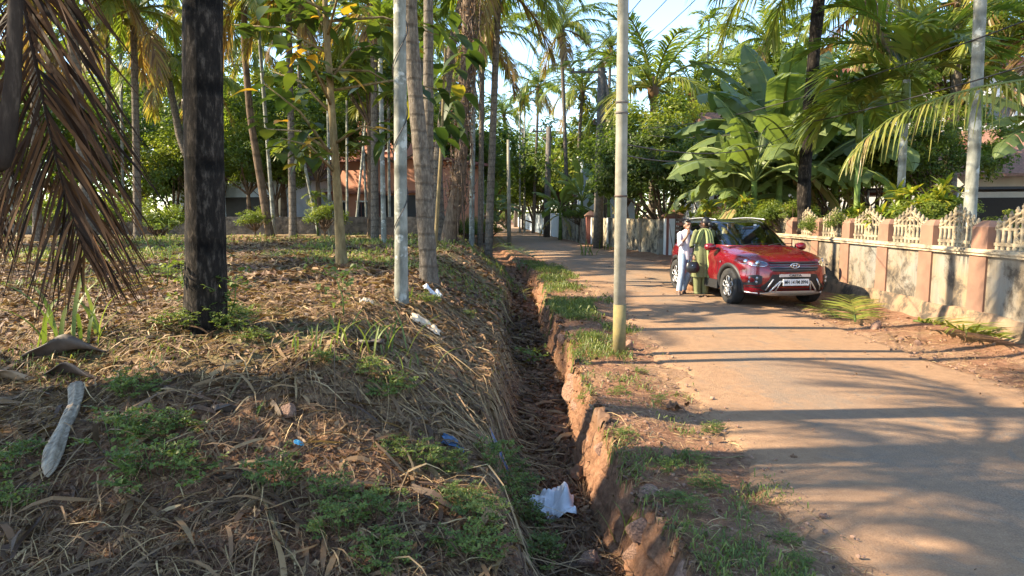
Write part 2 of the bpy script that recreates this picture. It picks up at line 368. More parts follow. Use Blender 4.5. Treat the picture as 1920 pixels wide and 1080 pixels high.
tag(MB().grid(np.stack([BX, BY, BZ + .004], -1), -.12 - 0 * BX, smooth=False).build('ditch_bank', GROUND), kind='structure')
# road sheet with a ragged edge, slightly crowned
ys = graded(-12, 190, 2.0, 14, .08, 1.03); U = np.linspace(0, 1, 41)
YY = np.repeat(ys[:, None], 41, 1)
le = xl(ys) - .02 + .26 * fbm(ys * 1.9, ys * 0 + 1, 5, 3); re = xr(ys) + .12 * fbm(ys * 1.3, ys * 0 + 7, 4, 13)
XX = le[:, None] * (1 - U) + re[:, None] * U
ZZ = np.maximum(.012 + .018 * np.sin(PI * U)[None] + .008 * fbm(XX * .7, YY * .7, 3, 2), 0) + .004
ZZ[:, 0] = H(XX[:, 0], YY[:, 0]) - .02; ZZ[:, -1] = H(XX[:, -1], YY[:, -1]) - .02
ew = np.minimum(XX - le[:, None], re[:, None] - XX)
ev = .98 - .62 * sstep(.05, 1.1, ew) + .12 * np.exp(-((YY - 8) / 5) ** 2)
ro = MB().grid(np.stack([XX, YY, ZZ], -1), ev).build('road', ROAD); tag(ro, kind='structure')
# ================================================================= FOLIAGE GENERATORS
def frond(mb, pts, up, nl=36, leaf=.9, w=.03, v=.4, droop=.6, fwd=(35, 68), raise_=.25, rr=.022, rng=None, t0=.14, segs=3, vstem=.62, jit=.07, fold=1.0, stemm=0, leafm=0, miss=0.0, wob=0.0):
    rng = rng or np.random.default_rng(1); pts = np.asarray(pts, float); K = len(pts)
    d = np.concatenate([[0], np.cumsum(np.linalg.norm(np.diff(pts, axis=0), axis=1))]); d /= d[-1]
    mb.tube(pts, np.linspace(rr, rr * .22, K), 4, vstem, stemm, cap=False)
    T = nrm(np.gradient(pts, axis=0)); S = nrm(np.cross(T, np.asarray(up, float))); N = np.cross(S, T)
    for side in (-1, 1):
        ti = np.linspace(t0, .995, nl) + rng.normal(0, .004, nl); ti = np.clip(ti, 0, 1)
        ip = lambda A: np.stack([np.interp(ti, d, A[:, k]) for k in range(3)], -1)
        p, t, s, n = ip(pts), nrm(ip(T)), nrm(ip(S)), nrm(ip(N))
        L = leaf * np.clip(np.sin(PI * (.16 + .80 * (ti - t0) / (1 - t0))), .12, 1) ** .7 * rng.uniform(.85, 1.1, nl)
        fa = np.radians(fwd[0] + (fwd[1] - fwd[0]) * ti + rng.normal(0, 5, nl))[:, None]
        dr = nrm(np.cos(fa) * s * side * fold + np.sin(fa) * t + n * (raise_ + rng.normal(0, .10, (nl, 1))))
        sv = np.linspace(0, 1, segs + 1); wp = np.interp(sv, [0, .15, .55, 1], [.5, 1, .85, .06])
        q = p[:, None] + dr[:, None] * (L[:, None] * sv)[..., None]
        dd = droop * rng.uniform(.7, 1.3, nl)
        q[..., 2] -= dd[:, None] * L[:, None] * sv ** 2
        if wob: q = q + rng.normal(0, wob, (nl, 1, 3)) * (sv ** 2)[None, :, None] * L[:, None, None] + s[:, None] * (rng.normal(0, wob, nl)[:, None] * np.sin(sv * 5) * L[:, None] * .5)[..., None]
        wd = nrm(t - dr * (t * dr).sum(-1, keepdims=True)) * .9 + n * .35 * rng.normal(1, .3, (nl, 1))
        W = w * rng.uniform(.8, 1.15, nl)
        off = wd[:, None] * (W[:, None] * wp * .5)[..., None]
        a, b = q - off, q + off
        Q = np.stack([a[:, :-1], b[:, :-1], b[:, 1:], a[:, 1:]], 2).reshape(-1, 4, 3)
        vv = np.clip(np.repeat(v + rng.normal(0, jit, nl), segs), 0, 1)
        kk = np.repeat(rng.random(nl) >= miss, segs); mb.polys(Q[kk], vv[kk], leafm)
def arc(base, az, L, e0, e1, K=12, pw=1.2, side=0):
    t = np.linspace(0, 1, K); e = np.radians(e0 + (e1 - e0) * t ** pw); ds = L / (K - 1)
    r = np.concatenate([[0], np.cumsum(np.cos(e[:-1]) * ds)]); z = np.concatenate([[0], np.cumsum(np.sin(e[:-1]) * ds)])
    a = az + side * t
    return np.asarray(base, float) + np.stack([r * np.cos(a), r * np.sin(a), z], -1)
def coco_crown(seed, n=22, L=4.2, nl=30, leaf=.85, w=.05, dead=3, young=.3, droop=.7, nuts=True):
    rng = np.random.default_rng(seed); mb = MB()
    for i in range(n):
        az = i * 2.39996 + rng.normal(0, .12); f = (i + .5) / n
        e0 = 82 - 78 * f ** .9 + rng.normal(0, 6); e1 = e0 - 75 - 30 * f + rng.normal(0, 8)
        l = L * (.72 + .28 * math.sin(PI * min(1, f + .25))) * rng.uniform(.9, 1.08)
        v = .30 + .42 * f ** 2 + rng.normal(0, .07); vst = .62
        if i >= n - dead: v = .84 + rng.uniform(0, .1); e0 = -25 + rng.normal(0, 15); e1 = -85; vst = .9
        frond(mb, arc((.08 * math.cos(az), .08 * math.sin(az), 0), az, l, e0, e1), (0, 0, 1), nl, leaf, w, np.clip(v, .1, .98), droop * rng.uniform(.8, 1.3), rr=.05, rng=rng, vstem=vst, segs=3)
    if nuts:
        for k in range(9):
            a = rng.uniform(0, 2 * PI); c = np.array([.28 * math.cos(a), .28 * math.sin(a), -.28 - rng.uniform(0, .3)])
            mb.lathe([(0.001, -.13), (.09, -.09), (.12, 0), (.08, .1), (.001, .13)], c, 8, .66)
    mb.lathe([(.12, -.5), (.2, -.2), (.22, 0), (.12, .3), (.02, .5)], (0, 0, 0), 10, .95)
    return mb
def areca_crown(seed, n=9, L=1.5, nl=14, leaf=.55, w=.07, v0=.35):
    rng = np.random.default_rng(seed); mb = MB()
    for i in range(n):
        az = i * 2.39996 + rng.normal(0, .2); f = i / (n - 1)
        e0 = 80 - 55 * f + rng.normal(0, 5); e1 = e0 - 95 - 20 * f
        frond(mb, arc((0, 0, .0), az, L * rng.uniform(.85, 1.1), e0, e1), (0, 0, 1), nl, leaf, w, v0 + .25 * f ** 2 + rng.normal(0, .05), .35, fwd=(30, 72), raise_=.35, rr=.02, rng=rng, t0=.22)
    mb.tube([(0, 0, -.75), (0, 0, -.6), (0, 0, -.1), (0, 0, .15)], [.075, .095, .07, .03], 8, .5)
    for k in range(14):
        a = rng.uniform(0, 2 * PI); mb.lathe([(.001, -.035), (.03, 0), (.001, .035)], (.16 * math.cos(a), .16 * math.sin(a), -.8 - rng.uniform(0, .25)), 5, .72)
    return mb
def banana_leaf(mb, base, az, L, W, e0, e1, v, rng, tear=.3, roll=0):
    pts = arc(base, az, L * 1.28, e0, e1, 15, 1.25); K = len(pts)
    mb.tube(pts, np.linspace(.035, .008, K), 5, .62, cap=False)
    T = nrm(np.gradient(pts, axis=0)); S = nrm(np.cross(T, np.array([0, 0, 1.0]) + 1e-3)); N = np.cross(S, T)
    S = S * math.cos(roll) + N * math.sin(roll); N = np.cross(S, T)
    t = np.linspace(0, 1, K); k0 = 3
    wt = np.zeros(K); u = (t[k0:] - t[k0]) / (1 - t[k0]); wt[k0:] = W * .5 * np.clip(4 * u, 0, 1) ** .5 * np.clip((1.0 - u) * 3.2, 0, 1) ** .6
    for side in (-1, 1):
        dz = rng.uniform(.25, .7)
        for k in range(k0, K - 1):
            tv = tear * 1.6 if rng.random() < .65 else 0
            a0, a1 = pts[k], pts[k + 1] * (1 - .03 * tv) + pts[k] * .03 * tv
            dq = dz + tv * rng.uniform(0, .9)
            def out(p, kk, wv, f): return p + S[kk] * side * wv * f + N[kk] * wv * (.22 * f - dq * f * f) + T[kk] * wv * .25 * f
            for f0, f1 in ((0, .5), (.5, 1)):
                mb.polys([[out(a0, k, wt[k], f0), out(a0, k, wt[k], f1), out(a1, k, wt[k + 1], f1), out(a1, k, wt[k + 1], f0)]], np.clip(v + rng.normal(0, .04), 0, 1))
def banana_crown(seed, n=9, L=2.0, W=.6, v0=.45, dead=2):
    rng = np.random.default_rng(seed); mb = MB()
    for i in range(n):
        f = i / (n - 1); az = i * 2.39996 + rng.normal(0, .3)
        banana_leaf(mb, (0, 0, 0), az, L * rng.uniform(.8, 1.1), W * rng.uniform(.85, 1.1), 84 - 52 * f, 45 - 125 * f, v0 + rng.normal(0, .1) - .1 * f, rng, .35 + .3 * f, rng.normal(0, .25))
    for i in range(dead):
        banana_leaf(mb, (0, 0, -.2), rng.uniform(0, 6.3), L * .8, W * .45, -20, -88, .97, rng, .8)
    return mb
def leaf_quads(C, N, size, rng, asp=.5):
    """rhombic leaves at centres C with normals near N"""
    n = len(C); a = nrm(rng.normal(size=(n, 3))); a = nrm(a - N * (a * N).sum(-1, keepdims=True)); b = np.cross(N, a)
    s = (size * rng.uniform(.6, 1.25, n))[:, None]
    tip = a * s; mid = b * s * asp * .5
    return np.stack([C - tip * .5, C - tip * .05 + mid + N * s * .08, C + tip * .5 - N * s * .1, C - tip * .05 - mid + N * s * .08], 1)
def leafy_crown(seed, R=(2.2, 2.2, 1.9), clumps=90, per=110, leaf=.15, v0=.35, flush=0.0, cr=.42, hollow=.55, limbs=True, base=None):
    rng = np.random.default_rng(seed); mb = MB(); R = np.array(R)
    d = nrm(rng.normal(size=(clumps, 3))); d[:, 2] = np.abs(d[:, 2]) * 1.0 - .45 * rng.random(clumps); d = nrm(d)
    lob = 1 + .28 * np.sin(d[:, 0] * 4 + seed) * np.cos(d[:, 1] * 5 + seed * 2)
    rad = rng.uniform(hollow, 1.0, clumps) * lob; cen = d * R * rad[:, None]
    sz = cr * rng.uniform(.6, 1.4, clumps) * R.mean() / 2
    o = rng.normal(size=(clumps, per, 3)) * .55; o /= np.maximum(1, np.linalg.norm(o, axis=-1, keepdims=True))
    C = cen[:, None] + o * sz[:, None, None] * np.array([1.25, 1.25, .75])
    Nn = nrm(o * .6 + d[:, None] * .35 + np.array([0, 0, .75]) + rng.normal(size=o.shape) * .45)
    hue = v0 + rng.normal(0, .10, clumps)[:, None] + rng.normal(0, .06, (clumps, per)) + flush * sstep(.2, 1, d[:, 2:3]) * rng.random((clumps, 1))
    mb.polys(leaf_quads(C.reshape(-1, 3), Nn.reshape(-1, 3), leaf, rng), np.clip(hue.ravel(), 0, 1), 0)
    if limbs:
        b = np.array(base if base is not None else [0, 0, -R[2] * .95])
        for k in rng.choice(clumps, min(clumps, 16), replace=False):
            m_ = (b + cen[k]) / 2 + rng.normal(0, .12, 3) * R; mb.tube([b, b * .6 + m_ * .4, m_, cen[k]], [.07, .05, .03, .008], 5, .5, 1, cap=False)
    return mb
def trunk_mb(pts, r, n=10, ring=None, flare=0, seed=0, K=None):
    pts = np.asarray(pts, float); seg = np.linalg.norm(np.diff(pts, axis=0), axis=1); d = np.concatenate([[0], np.cumsum(seg)])
    K = K or int(max(8, min(90, d[-1] / .12))); t = np.linspace(0, d[-1], K)
    # smooth interpolation through the points
    q = np.stack([np.interp(t, d, pts[:, k]) for k in range(3)], -1)
    for _ in range(max(1, K // 8)):
        q[1:-1] = .25 * q[:-2] + .5 * q[1:-1] + .25 * q[2:]
    rr = np.interp(t / d[-1], np.linspace(0, 1, len(r)), r); rng = np.random.default_rng(seed)
    if ring: rr = rr * (1 + ring * np.maximum(0, np.sin(t * 2 * PI / .13 + rng.uniform(0, 6))) ** 3 + rng.normal(0, ring * .4, K))
    if flare: rr = rr * (1 + flare * np.exp(-t / .22))
    m = MB().tube(q, rr, n, .5); V = m.V[0]; ax = np.repeat(q, n, 0); a_ = np.tile(np.arange(n), K) * 2 * PI / n; z_ = np.repeat(t, n)
    m.V[0] = ax + (V - ax) * (1 + .10 * fbm(np.cos(a_) * 1.3 + seed, z_ * 1.6 + np.sin(a_) * 1.3, 3, seed) + (.18 if flare else 0) * np.exp(-z_ / .2) * np.cos(a_ * 5 + seed))[:, None]
    return m
# ================================================================= TREES AND PALMS
PX = 1.0
def gd(px, py, z=.85):
    """ground point of the field under a design pixel, snapped to the terrain height"""
    p = gz(px, py, z)
    for _ in range(6): p = gz(px, py, h1(p[0], p[1]))
    return p
CROWNS = {}
def crown_mesh(kind):
    if kind in CROWNS: return CROWNS[kind]
    k, s = kind
    if k == 'coco': me = coco_crown(s, 24, 4.3, 38, .9, .085, 3).mesh('coconut_crown', [PALM])
    if k == 'cocoyoung': me = coco_crown(s, 18, 4.0, 44, .85, .075, 0, droop=.45, nuts=False).mesh('coconut_crown', [PALM])
    if k == 'cocodetail': me = coco_crown(s, 24, 4.6, 62, .95, .045, 1).mesh('coconut_crown', [PALM])
    if k == 'areca': me = areca_crown(s, 9, 1.5, 15, .6, .11).mesh('areca_crown', [PALM])
    if k == 'arecabig': me = areca_crown(s, 12, 2.0, 24, .8, .10, .40).mesh('areca_crown', [PALM])
    if k == 'banana': me = banana_crown(s, 12, 2.15, .62).mesh('banana_crown', [BANANA])
    if k == 'bananalight': me = banana_crown(s, 10, 1.9, .55, .68, 2).mesh('banana_crown', [BANANA])
    if k == 'leafy': me = leafy_crown(s, clumps=84, per=115, leaf=.17, cr=.38, v0=.42 + .09 * (s % 3), flush=.35 * (s % 2)).mesh('leafy_crown', [TREE, BARK_BROWN])
    if k == 'mango': me = leafy_crown(s, (2.2, 2.2, 2.1), 190, 170, .14, .22, .8, cr=.34, hollow=.8).mesh('leafy_crown', [TREE, BARK_BROWN])
    if k == 'bush': me = leafy_crown(s, (1, 1, .8), 46, 90, .10, .5, .35, cr=.5, limbs=True).mesh('bush_leaves', [TREE, BARK_BROWN])
    CROWNS[kind] = me; return me
def palm(name, label, cat, base, top, r, kind, bark, group=None, mid=None, ring=.03, flare=.3, crown_scale=1, crown_rz=0, n=10, extra=None, tilt=0):
    base = np.asarray(base, float); top = np.asarray(top, float); t = thing(name, label, cat, base, 0, group)
    mids = [] if mid is None else [np.asarray(m, float) - base for m in (mid if isinstance(mid, list) else [mid])]
    pts = [(0, 0, -.15)] + mids + [top - base]
    trunk_mb(pts, r, n, ring, flare, seed=int(abs(base[0] * 100))).build('trunk', bark, t)
    if kind:
        c = link('crown', crown_mesh(kind), t, tuple(top - base)); c.rotation_euler = (tilt, 0, crown_rz); c.scale = (crown_scale,) * 3
    return t
G1 = 'trees of the left grove'
# A big dark trunk
b = gd(386, 607); 
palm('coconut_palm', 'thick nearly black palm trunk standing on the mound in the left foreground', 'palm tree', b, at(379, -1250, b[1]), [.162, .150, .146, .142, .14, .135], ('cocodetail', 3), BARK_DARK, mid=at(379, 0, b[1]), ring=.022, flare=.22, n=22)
# B
b = gd(806, 532); Y = b[1]
palm('coconut_palm', 'grey ringed coconut trunk leaning left just right of the pale foreground trunk', 'palm tree', b, at(732, -900, Y), [.125, .108, .10, .10, .09], ('cocodetail', 5), BARK_COCO, mid=[at(793, 330, Y), at(771, 90, Y)], flare=.35, n=16, ring=.05)
# G areca in front
b = gd(752, 558); Y = b[1]
palm('areca_palm', 'smooth pale grey areca trunk wrapped by a thin black wire in the left foreground', 'palm tree', b, at(747, -560, Y), [.075, .072, .07, .068], ('arecabig', 2), BARK_ARECA, mid=at(750, 150, Y), ring=.0, flare=.12, n=18)
wire = []
for k in range(90):
    a = k / 89; zz = b[2] + .25 + 3.6 * a; ang = 9.5 * 2 * PI * a * .42; c = b + (at(748, -420, Y) - b) * ((zz - b[2]) / (at(748, -420, Y)[2] - b[2]))
    wire.append((c[0] + .082 * math.cos(ang), c[1] + .082 * math.sin(ang), zz))
tag(MB().tube(wire, .006, 4).build('wire', BLACKM), 'thin black wire coiled loosely up the pale foreground areca trunk', 'wire')
# F areca at ditch edge
b = gd(884, 462); Y = b[1]
palm('areca_palm', 'slender pale areca trunk at the ditch edge beside the hanging dry vines', 'palm tree', b, at(893, -300, Y), [.095, .085, .08], ('arecabig', 4), BARK_ARECA, flare=.1, ring=0, n=12)
# D, C, E
b = gd(803, 482); Y = b[1]
palm('coconut_palm', 'slim straight coconut trunk rising between two leaning thicker trunks', 'palm tree', b, at(803, -520, Y), [.12, .10, .09, .09], ('coco', 11), BARK_COCO, G1 if 0 else None, flare=.2, n=10)
b = gd(822, 452); Y = b[1]
palm('coconut_palm', 'curved sunlit coconut trunk bending right towards its top behind the leaning ones', 'palm tree', b, at(890, -95, Y), [.24, .17, .15, .15, .14], ('cocodetail', 8), BARK_COCO, mid=[at(820, 310, Y), at(846, 90, Y)], flare=.4, n=12, ring=.05)
b = gd(838, 457); Y = b[1]
t = palm('coconut_palm', 'coconut trunk smothered in hanging dry brown vines next to the slender ditch areca', 'palm tree', b, at(884, -230, Y), [.24, .17, .15, .15], ('coco', 13), BARK_BROWN, mid=[at(862, 330, Y), at(874, 120, Y)], flare=.3, n=10)
rng = np.random.default_rng(4); mb = MB()
for i in range(170):
    f = rng.uniform(.12, 1.0); p0 = at(850 + 34 * f, 420 - 430 * f, Y) + rng.normal(0, .16, 3); L = rng.uniform(.5, 2.0)
    q = [p0 + np.array([rng.normal(0, .05), rng.normal(0, .05), -L * s]) + np.array([rng.normal(0, .03), 0, 0]) for s in np.linspace(0, 1, 5)]
    mb.tube(np.array(q) - b, .012, 4, rng.random())
C = []
for i in range(1500):
    f = rng.uniform(.1, 1.0); C.append(at(850 + 34 * f, 425 - 430 * f, Y) + rng.normal(0, .17, 3) - b)
mb.polys(leaf_quads(np.array(C), nrm(rng.normal(size=(1500, 3))), .12, rng), rng.random(1500), 1)
mb.build('vine', [VINE, LITTER], t)
# arecas and small trunks of the mid grove: base px, top px, radius, label, crown
mids = [
 ((720, 457), (712, 60), .075, 'areca', BARK_ARECA, 'lichen spotted areca trunk right of the big leaved tree', 'areca_palm', 1, None),
 ((515, 441), (484, 40), .085, 'areca', BARK_ARECA, 'tall straight pale areca trunk leaning slightly left beside the brown curved coconut trunk', 'areca_palm', 2, None),
 ((441, 432), (414, 92), .07, 'areca', BARK_ARECA, 'tall thin areca trunk immediately right of the thick black trunk', 'areca_palm', 3, None),
 ((600, 442), (566, 285), .07, 'areca', BARK_ARECA, 'short pale areca leaning left with a bright green low crown', 'areca_palm', 4, 0),
 ((578, 436), (561, 318), .05, 'areca', BARK_ARECA, 'small dark stemmed areca behind the short pale one near the low stone wall', 'areca_palm', 1, .45),
 ((596, 441), (592, 372), .035, 'areca', BARK_GREEN, 'knee high young areca seedling with yellow green leaves in the grove', 'areca_palm', 2, .4),
 ((618, 444), (614, 130), .065, 'areca', BARK_ARECA, 'slender pale areca trunk just left of the big leaved tree', 'areca_palm', 3, None),
 ((651, 440), (650, 100), .055, 'areca', BARK_ARECA, 'thin lichen flecked trunk right behind the big leaved tree', 'areca_palm', 4, None),
 ((665, 441), (688, 200), .055, 'areca', BARK_ARECA, 'thin grey trunk leaning right in front of the salmon house', 'areca_palm', 1, None),
 ((688, 438), (678, 180), .05, 'areca', BARK_ARECA, 'slim sunlit trunk beside the dark forked trunk', 'areca_palm', 2, None),
 ((731, 441), (727, 140), .06, 'areca', BARK_ARECA, 'thin straight areca right behind the lichen spotted trunk', 'areca_palm', 3, None),
 ((292, 425), (288, 90), .075, 'areca', BARK_ARECA, 'distant thin areca seen between the dead frond and the coconut crown', 'areca_palm', 4, None),
 ((232, 438), (225, 60), .08, 'areca', BARK_ARECA, 'pale areca trunk seen through the dead hanging frond', 'areca_palm', 1, None),
 ((22, 440), (16, 20), .09, 'areca', BARK_ARECA, 'pale areca trunk at the far left edge behind the dark spathe', 'areca_palm', 2, None),
 ((903, 442), (903, 120), .05, 'areca', BARK_ARECA, 'very thin areca trunk right of the ditch areca', 'areca_palm', 3, None),
 ((548, 436), (545, 30), .07, 'areca', BARK_ARECA, 'tall areca trunk standing in front of the white house', 'areca_palm', 4, None),
]
for i, (bp, tp, r, ck, bk, lab, nm, s, sc) in enumerate(mids):
    b = gd(*bp); Y = b[1]
    palm(nm, lab, 'palm tree', b, at(tp[0], tp[1], Y), [r * 1.05, r * .95, r * .85], (ck, s), bk, G1, ring=0, flare=.15, n=8, crown_scale=1.0 if not sc else sc, crown_rz=i * 1.3)
b = gd(507, 441); Y = b[1]
palm('coconut_palm', 'brown curved coconut trunk left of the tall pale leaning areca', 'palm tree', b, at(458, -30, Y), [.17, .15, .13, .12], ('coco', 14), BARK_BROWN, G1, mid=[at(470, 225, Y), at(458, 90, Y)], n=10)
b = gd(432, 438); Y = b[1]
palm('coconut_palm', 'coconut palm with a swollen base and low crown half hidden by the black trunk', 'palm tree', b, at(312, 128, Y), [.42, .22, .17, .15], ('coco', 12), BARK_COCO, G1, mid=[at(392, 395, Y), at(338, 260, Y)], flare=.3, n=12, crown_scale=.9)
b = gd(350, 430); Y = b[1]
palm('coconut_palm', 'sunlit coconut trunk close behind the left side of the black trunk', 'palm tree', b, at(322, -20, Y), [.2, .16, .14], ('coco', 15), BARK_COCO, G1, mid=[at(338, 200, Y)], n=10)
b = gd(170, 455); Y = b[1]
palm('coconut_palm', 'brown coconut trunk standing behind the dead hanging frond', 'palm tree', b, at(120, -120, Y), [.2, .16, .15], ('coco', 16), BARK_COCO, G1, n=10)
# dark forked tree near the house (J) and the big-leaved young tree (I)
def broad_tree(name, label, base, top, r, kind, scale, bark=BARK_BROWN, group=None, squash=1.0, rz=0, lean=(0, 0), tr=None):
    base = np.asarray(base, float); top = np.asarray(top, float); t = thing(name, label, 'tree', base, 0, group)
    m_ = (top - base); mid = m_ * .5 + np.array([lean[0], lean[1], 0])
    trunk_mb([(0, 0, -.15), mid, m_], [r, r * .8, r * .5], 8, flare=.4, seed=int(rz * 100)).build('trunk', bark, t)
    c = link('crown', crown_mesh(kind), t, tuple(m_ + np.array([0, 0, 1.6 * scale * squash]))); c.scale = (scale, scale, scale * squash); c.rotation_euler = (0, 0, rz)
    return t
b = gd(697, 443); Y = b[1]
broad_tree('broadleaf_tree', 'dark trunked leafy tree in front of the salmon house', b, at(692, 225, Y), .17, ('leafy', 1), .9, rz=1)
b = gd(641, 497); Y = b[1]
T = thing('young_teak_tree', 'young tree with very large drooping leaves in the middle of the grove', 'tree', b)
rel = lambda p, yy=0: np.asarray(p) + np.array([0, yy, 0]) - b
tp = [(0, 0, -.1), rel(at(634, 380, Y)), rel(at(622, 200, Y)), rel(at(612, 60, Y)), rel(at(606, -80, Y))]
trunk_mb(tp, [.095, .075, .062, .055, .03], 12, flare=.25, seed=3).build('trunk', BARK_TEAK, T)
rng = np.random.default_rng(12); brm = MB(); lf = MB()
def big_leaf(mb, p, d, L, W, v, rng):
    d = nrm(d); s = nrm(np.cross(d, [0, 0, 1.0]) + 1e-4); n = np.cross(s, d); dz = rng.uniform(.15, .7); K = 6
    t = np.linspace(0, 1, K); wv = np.interp(t, [0, .2, .55, .85, 1], [.15, .75, 1, .5, .02]) * W / 2
    c = p + d * (L * t)[:, None]; c[:, 2] -= dz * L * t ** 2
    fold = rng.uniform(.1, .4); cur = rng.normal(0, .12)
    P = np.stack([c - s * wv[:, None] + n * (wv * fold)[:, None], c, c + s * wv[:, None] + n * (wv * (fold + cur))[:, None]], 1)
    mb.grid(P, float(np.clip(v, 0, 1)), 0)
branches = [((628, 300), (520, 170), -.6), ((628, 290), (480, 235), .5), ((622, 190), (540, 60), 0), ((618, 150), (700, 70), .4), ((626, 270), (745, 250), -.4),
            ((624, 215), (470, 110), 1.0), ((615, 90), (560, -30), .6), ((613, 70), (680, -20), -.8), ((630, 325), (560, 270), -.9), ((618, 130), (740, 150), 1.2), ((610, 20), (500, 10), -.3), ((612, 40), (820, 60), .2),
            ((620, 170), (840, 160), .6), ((622, 200), (600, 130), -1.3), ((616, 100), (430, 40), .2), ((612, 40), (640, -60), .5)]
for (a_, c_, yy) in branches:
    p0 = rel(at(*a_, Y)); p1 = rel(at(*c_, Y), yy); m_ = (p0 + p1) / 2 + np.array([0, 0, .18])
    brm.tube([p0, m_, p1], [.028, .02, .008], 6, .5)
    for k in range(15):
        f = rng.uniform(.25, 1.05); pp = p0 + (p1 - p0) * f + rng.normal(0, .10, 3); dd = nrm(p1 - p0) * .5 + rng.normal(0, .75, 3); dd[2] = dd[2] * .35 + .1
        v = .35 + rng.normal(0, .16); v = rng.uniform(.82, .97) if rng.random() < .12 else min(v, .75)
        big_leaf(lf, pp, dd, rng.uniform(.26, .48), rng.uniform(.16, .28), v, rng)
brm.build('branch', BARK_TEAK, T); lf.build('crown', TEAK, T)
# a second young big-leaved sapling near the B/C trunks
b = gd(815, 470); Y = b[1]
T = thing('young_teak_tree', 'sparse sapling with drooping dark leaves between the leaning coconut trunks', 'tree', b)
trunk_mb([(0, 0, -.1), at(826, 300, Y) - b, at(835, 90, Y) - b], [.05, .04, .02], 8).build('trunk', BARK_TEAK, T)
lf = MB()
for (qx, qy) in [(825, 250), (850, 240), (800, 140), (850, 130), (870, 65), (820, 60), (790, 90), (845, 185), (838, 30), (880, 110), (818, 205)]:
    for k in range(5):
        dd = rng.normal(0, .8, 3); dd[2] = -.3; big_leaf(lf, at(qx + rng.normal(0, 14), qy, Y) - b + np.array([0, rng.normal(0, .5), 0]), dd, rng.uniform(.4, .62), .32, .25 + rng.normal(0, .15), rng)
lf.build('crown', TEAK, T)
# ---- coconut palms beyond the road, px of crown centre, depth, base px
far = [
 ((1052, 55), 46, (1068, 300), .16, 'coco', 21, 1.0, 'sunlit coconut palm with a gently leaning trunk above the road bend, tallest of its cluster'),
 ((1092, 170), 50, (1075, 330), .16, 'coco', 22, 1.0, 'coconut palm with a nut laden crown right behind the old crossarm pole'),
 ((1010, 165), 60, (1000, 330), .15, 'coco', 23, .9, 'coconut palm left of the leaning sunlit one above the road'),
 ((1225, 165), 33, (1225, 330), .2, 'cocoyoung', 31, 1.35, 'young coconut palm with upright bright green fronds behind the round dense tree'),
 ((1300, 175), 40, (1300, 330), .2, 'coco', 24, .95, 'coconut palm with drooping yellowish fronds right of the young upright one'),
 ((1440, 75), 42, (1450, 330), .16, 'coco', 22, .95, 'coconut palm crown above the banana clump against the sky'),
 ((1405, 120), 55, (1410, 330), .16, 'coco', 21, .95, 'smaller coconut palm left of the one above the banana clump'),
 ((945, 215), 75, (950, 380), .16, 'coco', 24, 1, 'coconut palm far down the road on the left verge'),
 ((985, 265), 95, (985, 380), .16, 'coco', 21, 1, 'coconut palm standing at the very end of the visible road'),
 ((1030, 300), 70, (1030, 380), .16, 'coco', 23, .9, 'low crowned coconut palm behind the white boundary wall'),
 ((1080, 270), 58, (1095, 380), .16, 'coco', 22, .85, 'coconut palm partly hidden behind the far banana clump'),
 ((1145, 90), 44, (1135, 330), .12, 'coco', 23, .55, 'small coconut crown poking above the top of the old crossarm pole'),
 ((905, 70), 34, (900, 380), .16, 'coco', 24, 1.0, 'coconut palm whose crown fills the left side of the road opening'),
 ((1620, 20), 30, (1625, 300), .18, 'coco', 21, 1.0, 'coconut palm towering behind the white house with drooping fronds'),
 ((1800, 5), 22, (1790, 300), .18, 'coco', 22, .9, 'coconut palm crown above the maroon roof'),
 ((1950, 60), 20, (1990, 330), .18, 'coco', 24, .9, 'coconut palm crown at the right edge above the maroon roof'),
 ((560, 40), 40, (565, 400), .15, 'coco', 23, 1, 'coconut palm far behind the big leaved tree'),
 ((690, 90), 45, (700, 400), .15, 'coco', 21, 1, 'coconut palm far behind the lichen spotted areca'),
 ((480, 90), 44, (478, 400), .15, 'coco', 22, 1, 'coconut palm far behind the white house'),
 ((200, 40), 34, (205, 400), .15, 'coco', 23, 1, 'coconut palm beyond the field behind the dead frond'),
 ((90, 90), 38, (95, 400), .15, 'coco', 24, 1, 'coconut palm beyond the field near the left edge'),
 ((390, 150), 40, (395, 400), .15, 'coco', 21, 1, 'coconut palm beyond the field behind the black trunk'),
 ((790, 60), 42, (795, 400), .15, 'coco', 22, 1, 'coconut palm far behind the slim straight trunk'),
 ((850, 150), 55, (850, 400), .15, 'coco', 23, 1, 'coconut palm far behind the vine covered trunk'),
 ((630, 150), 55, (640, 400), .15, 'coco', 24, 1, 'coconut palm far behind the salmon house'),
]
far += [((60, -30), 22, (66, 400), .15, 'coco', 24, .9, 'coconut palm in the field near the left edge'), ((380, 10), 32, (384, 400), .15, 'coco', 22, .9, 'coconut palm behind the top of the black trunk'), ((700, 10), 24, (702, 400), .15, 'coco', 22, .9, 'coconut palm behind the pale foreground trunk'), ((250, 20), 24, (255, 400), .15, 'coco', 24, .9, 'coconut palm in the field left of the swollen based one'), ((540, -20), 26, (548, 400), .15, 'coco', 23, .9, 'coconut palm over the middle of the grove'), ((935, -30), 24, (915, 440), .15, 'coco', 21, 1.0, 'coconut palm by the ditch whose fronds hang over the road opening')]
for i, (c, Y, bp, r, ck, s, sc, lab) in enumerate(far):
    top = at(*c, Y); bx = at(bp[0], bp[1], Y); base = np.array([bx[0], Y, .0 if bx[0] > -3 else .4]); base[2] = h1(base[0], base[1])
    palm('coconut_palm', lab, 'palm tree', base, top, [r, r * .8, r * .75], (ck, s), BARK_COCO, 'coconut palms in the background', n=7, crown_scale=sc, crown_rz=i * 1.1, ring=.03)
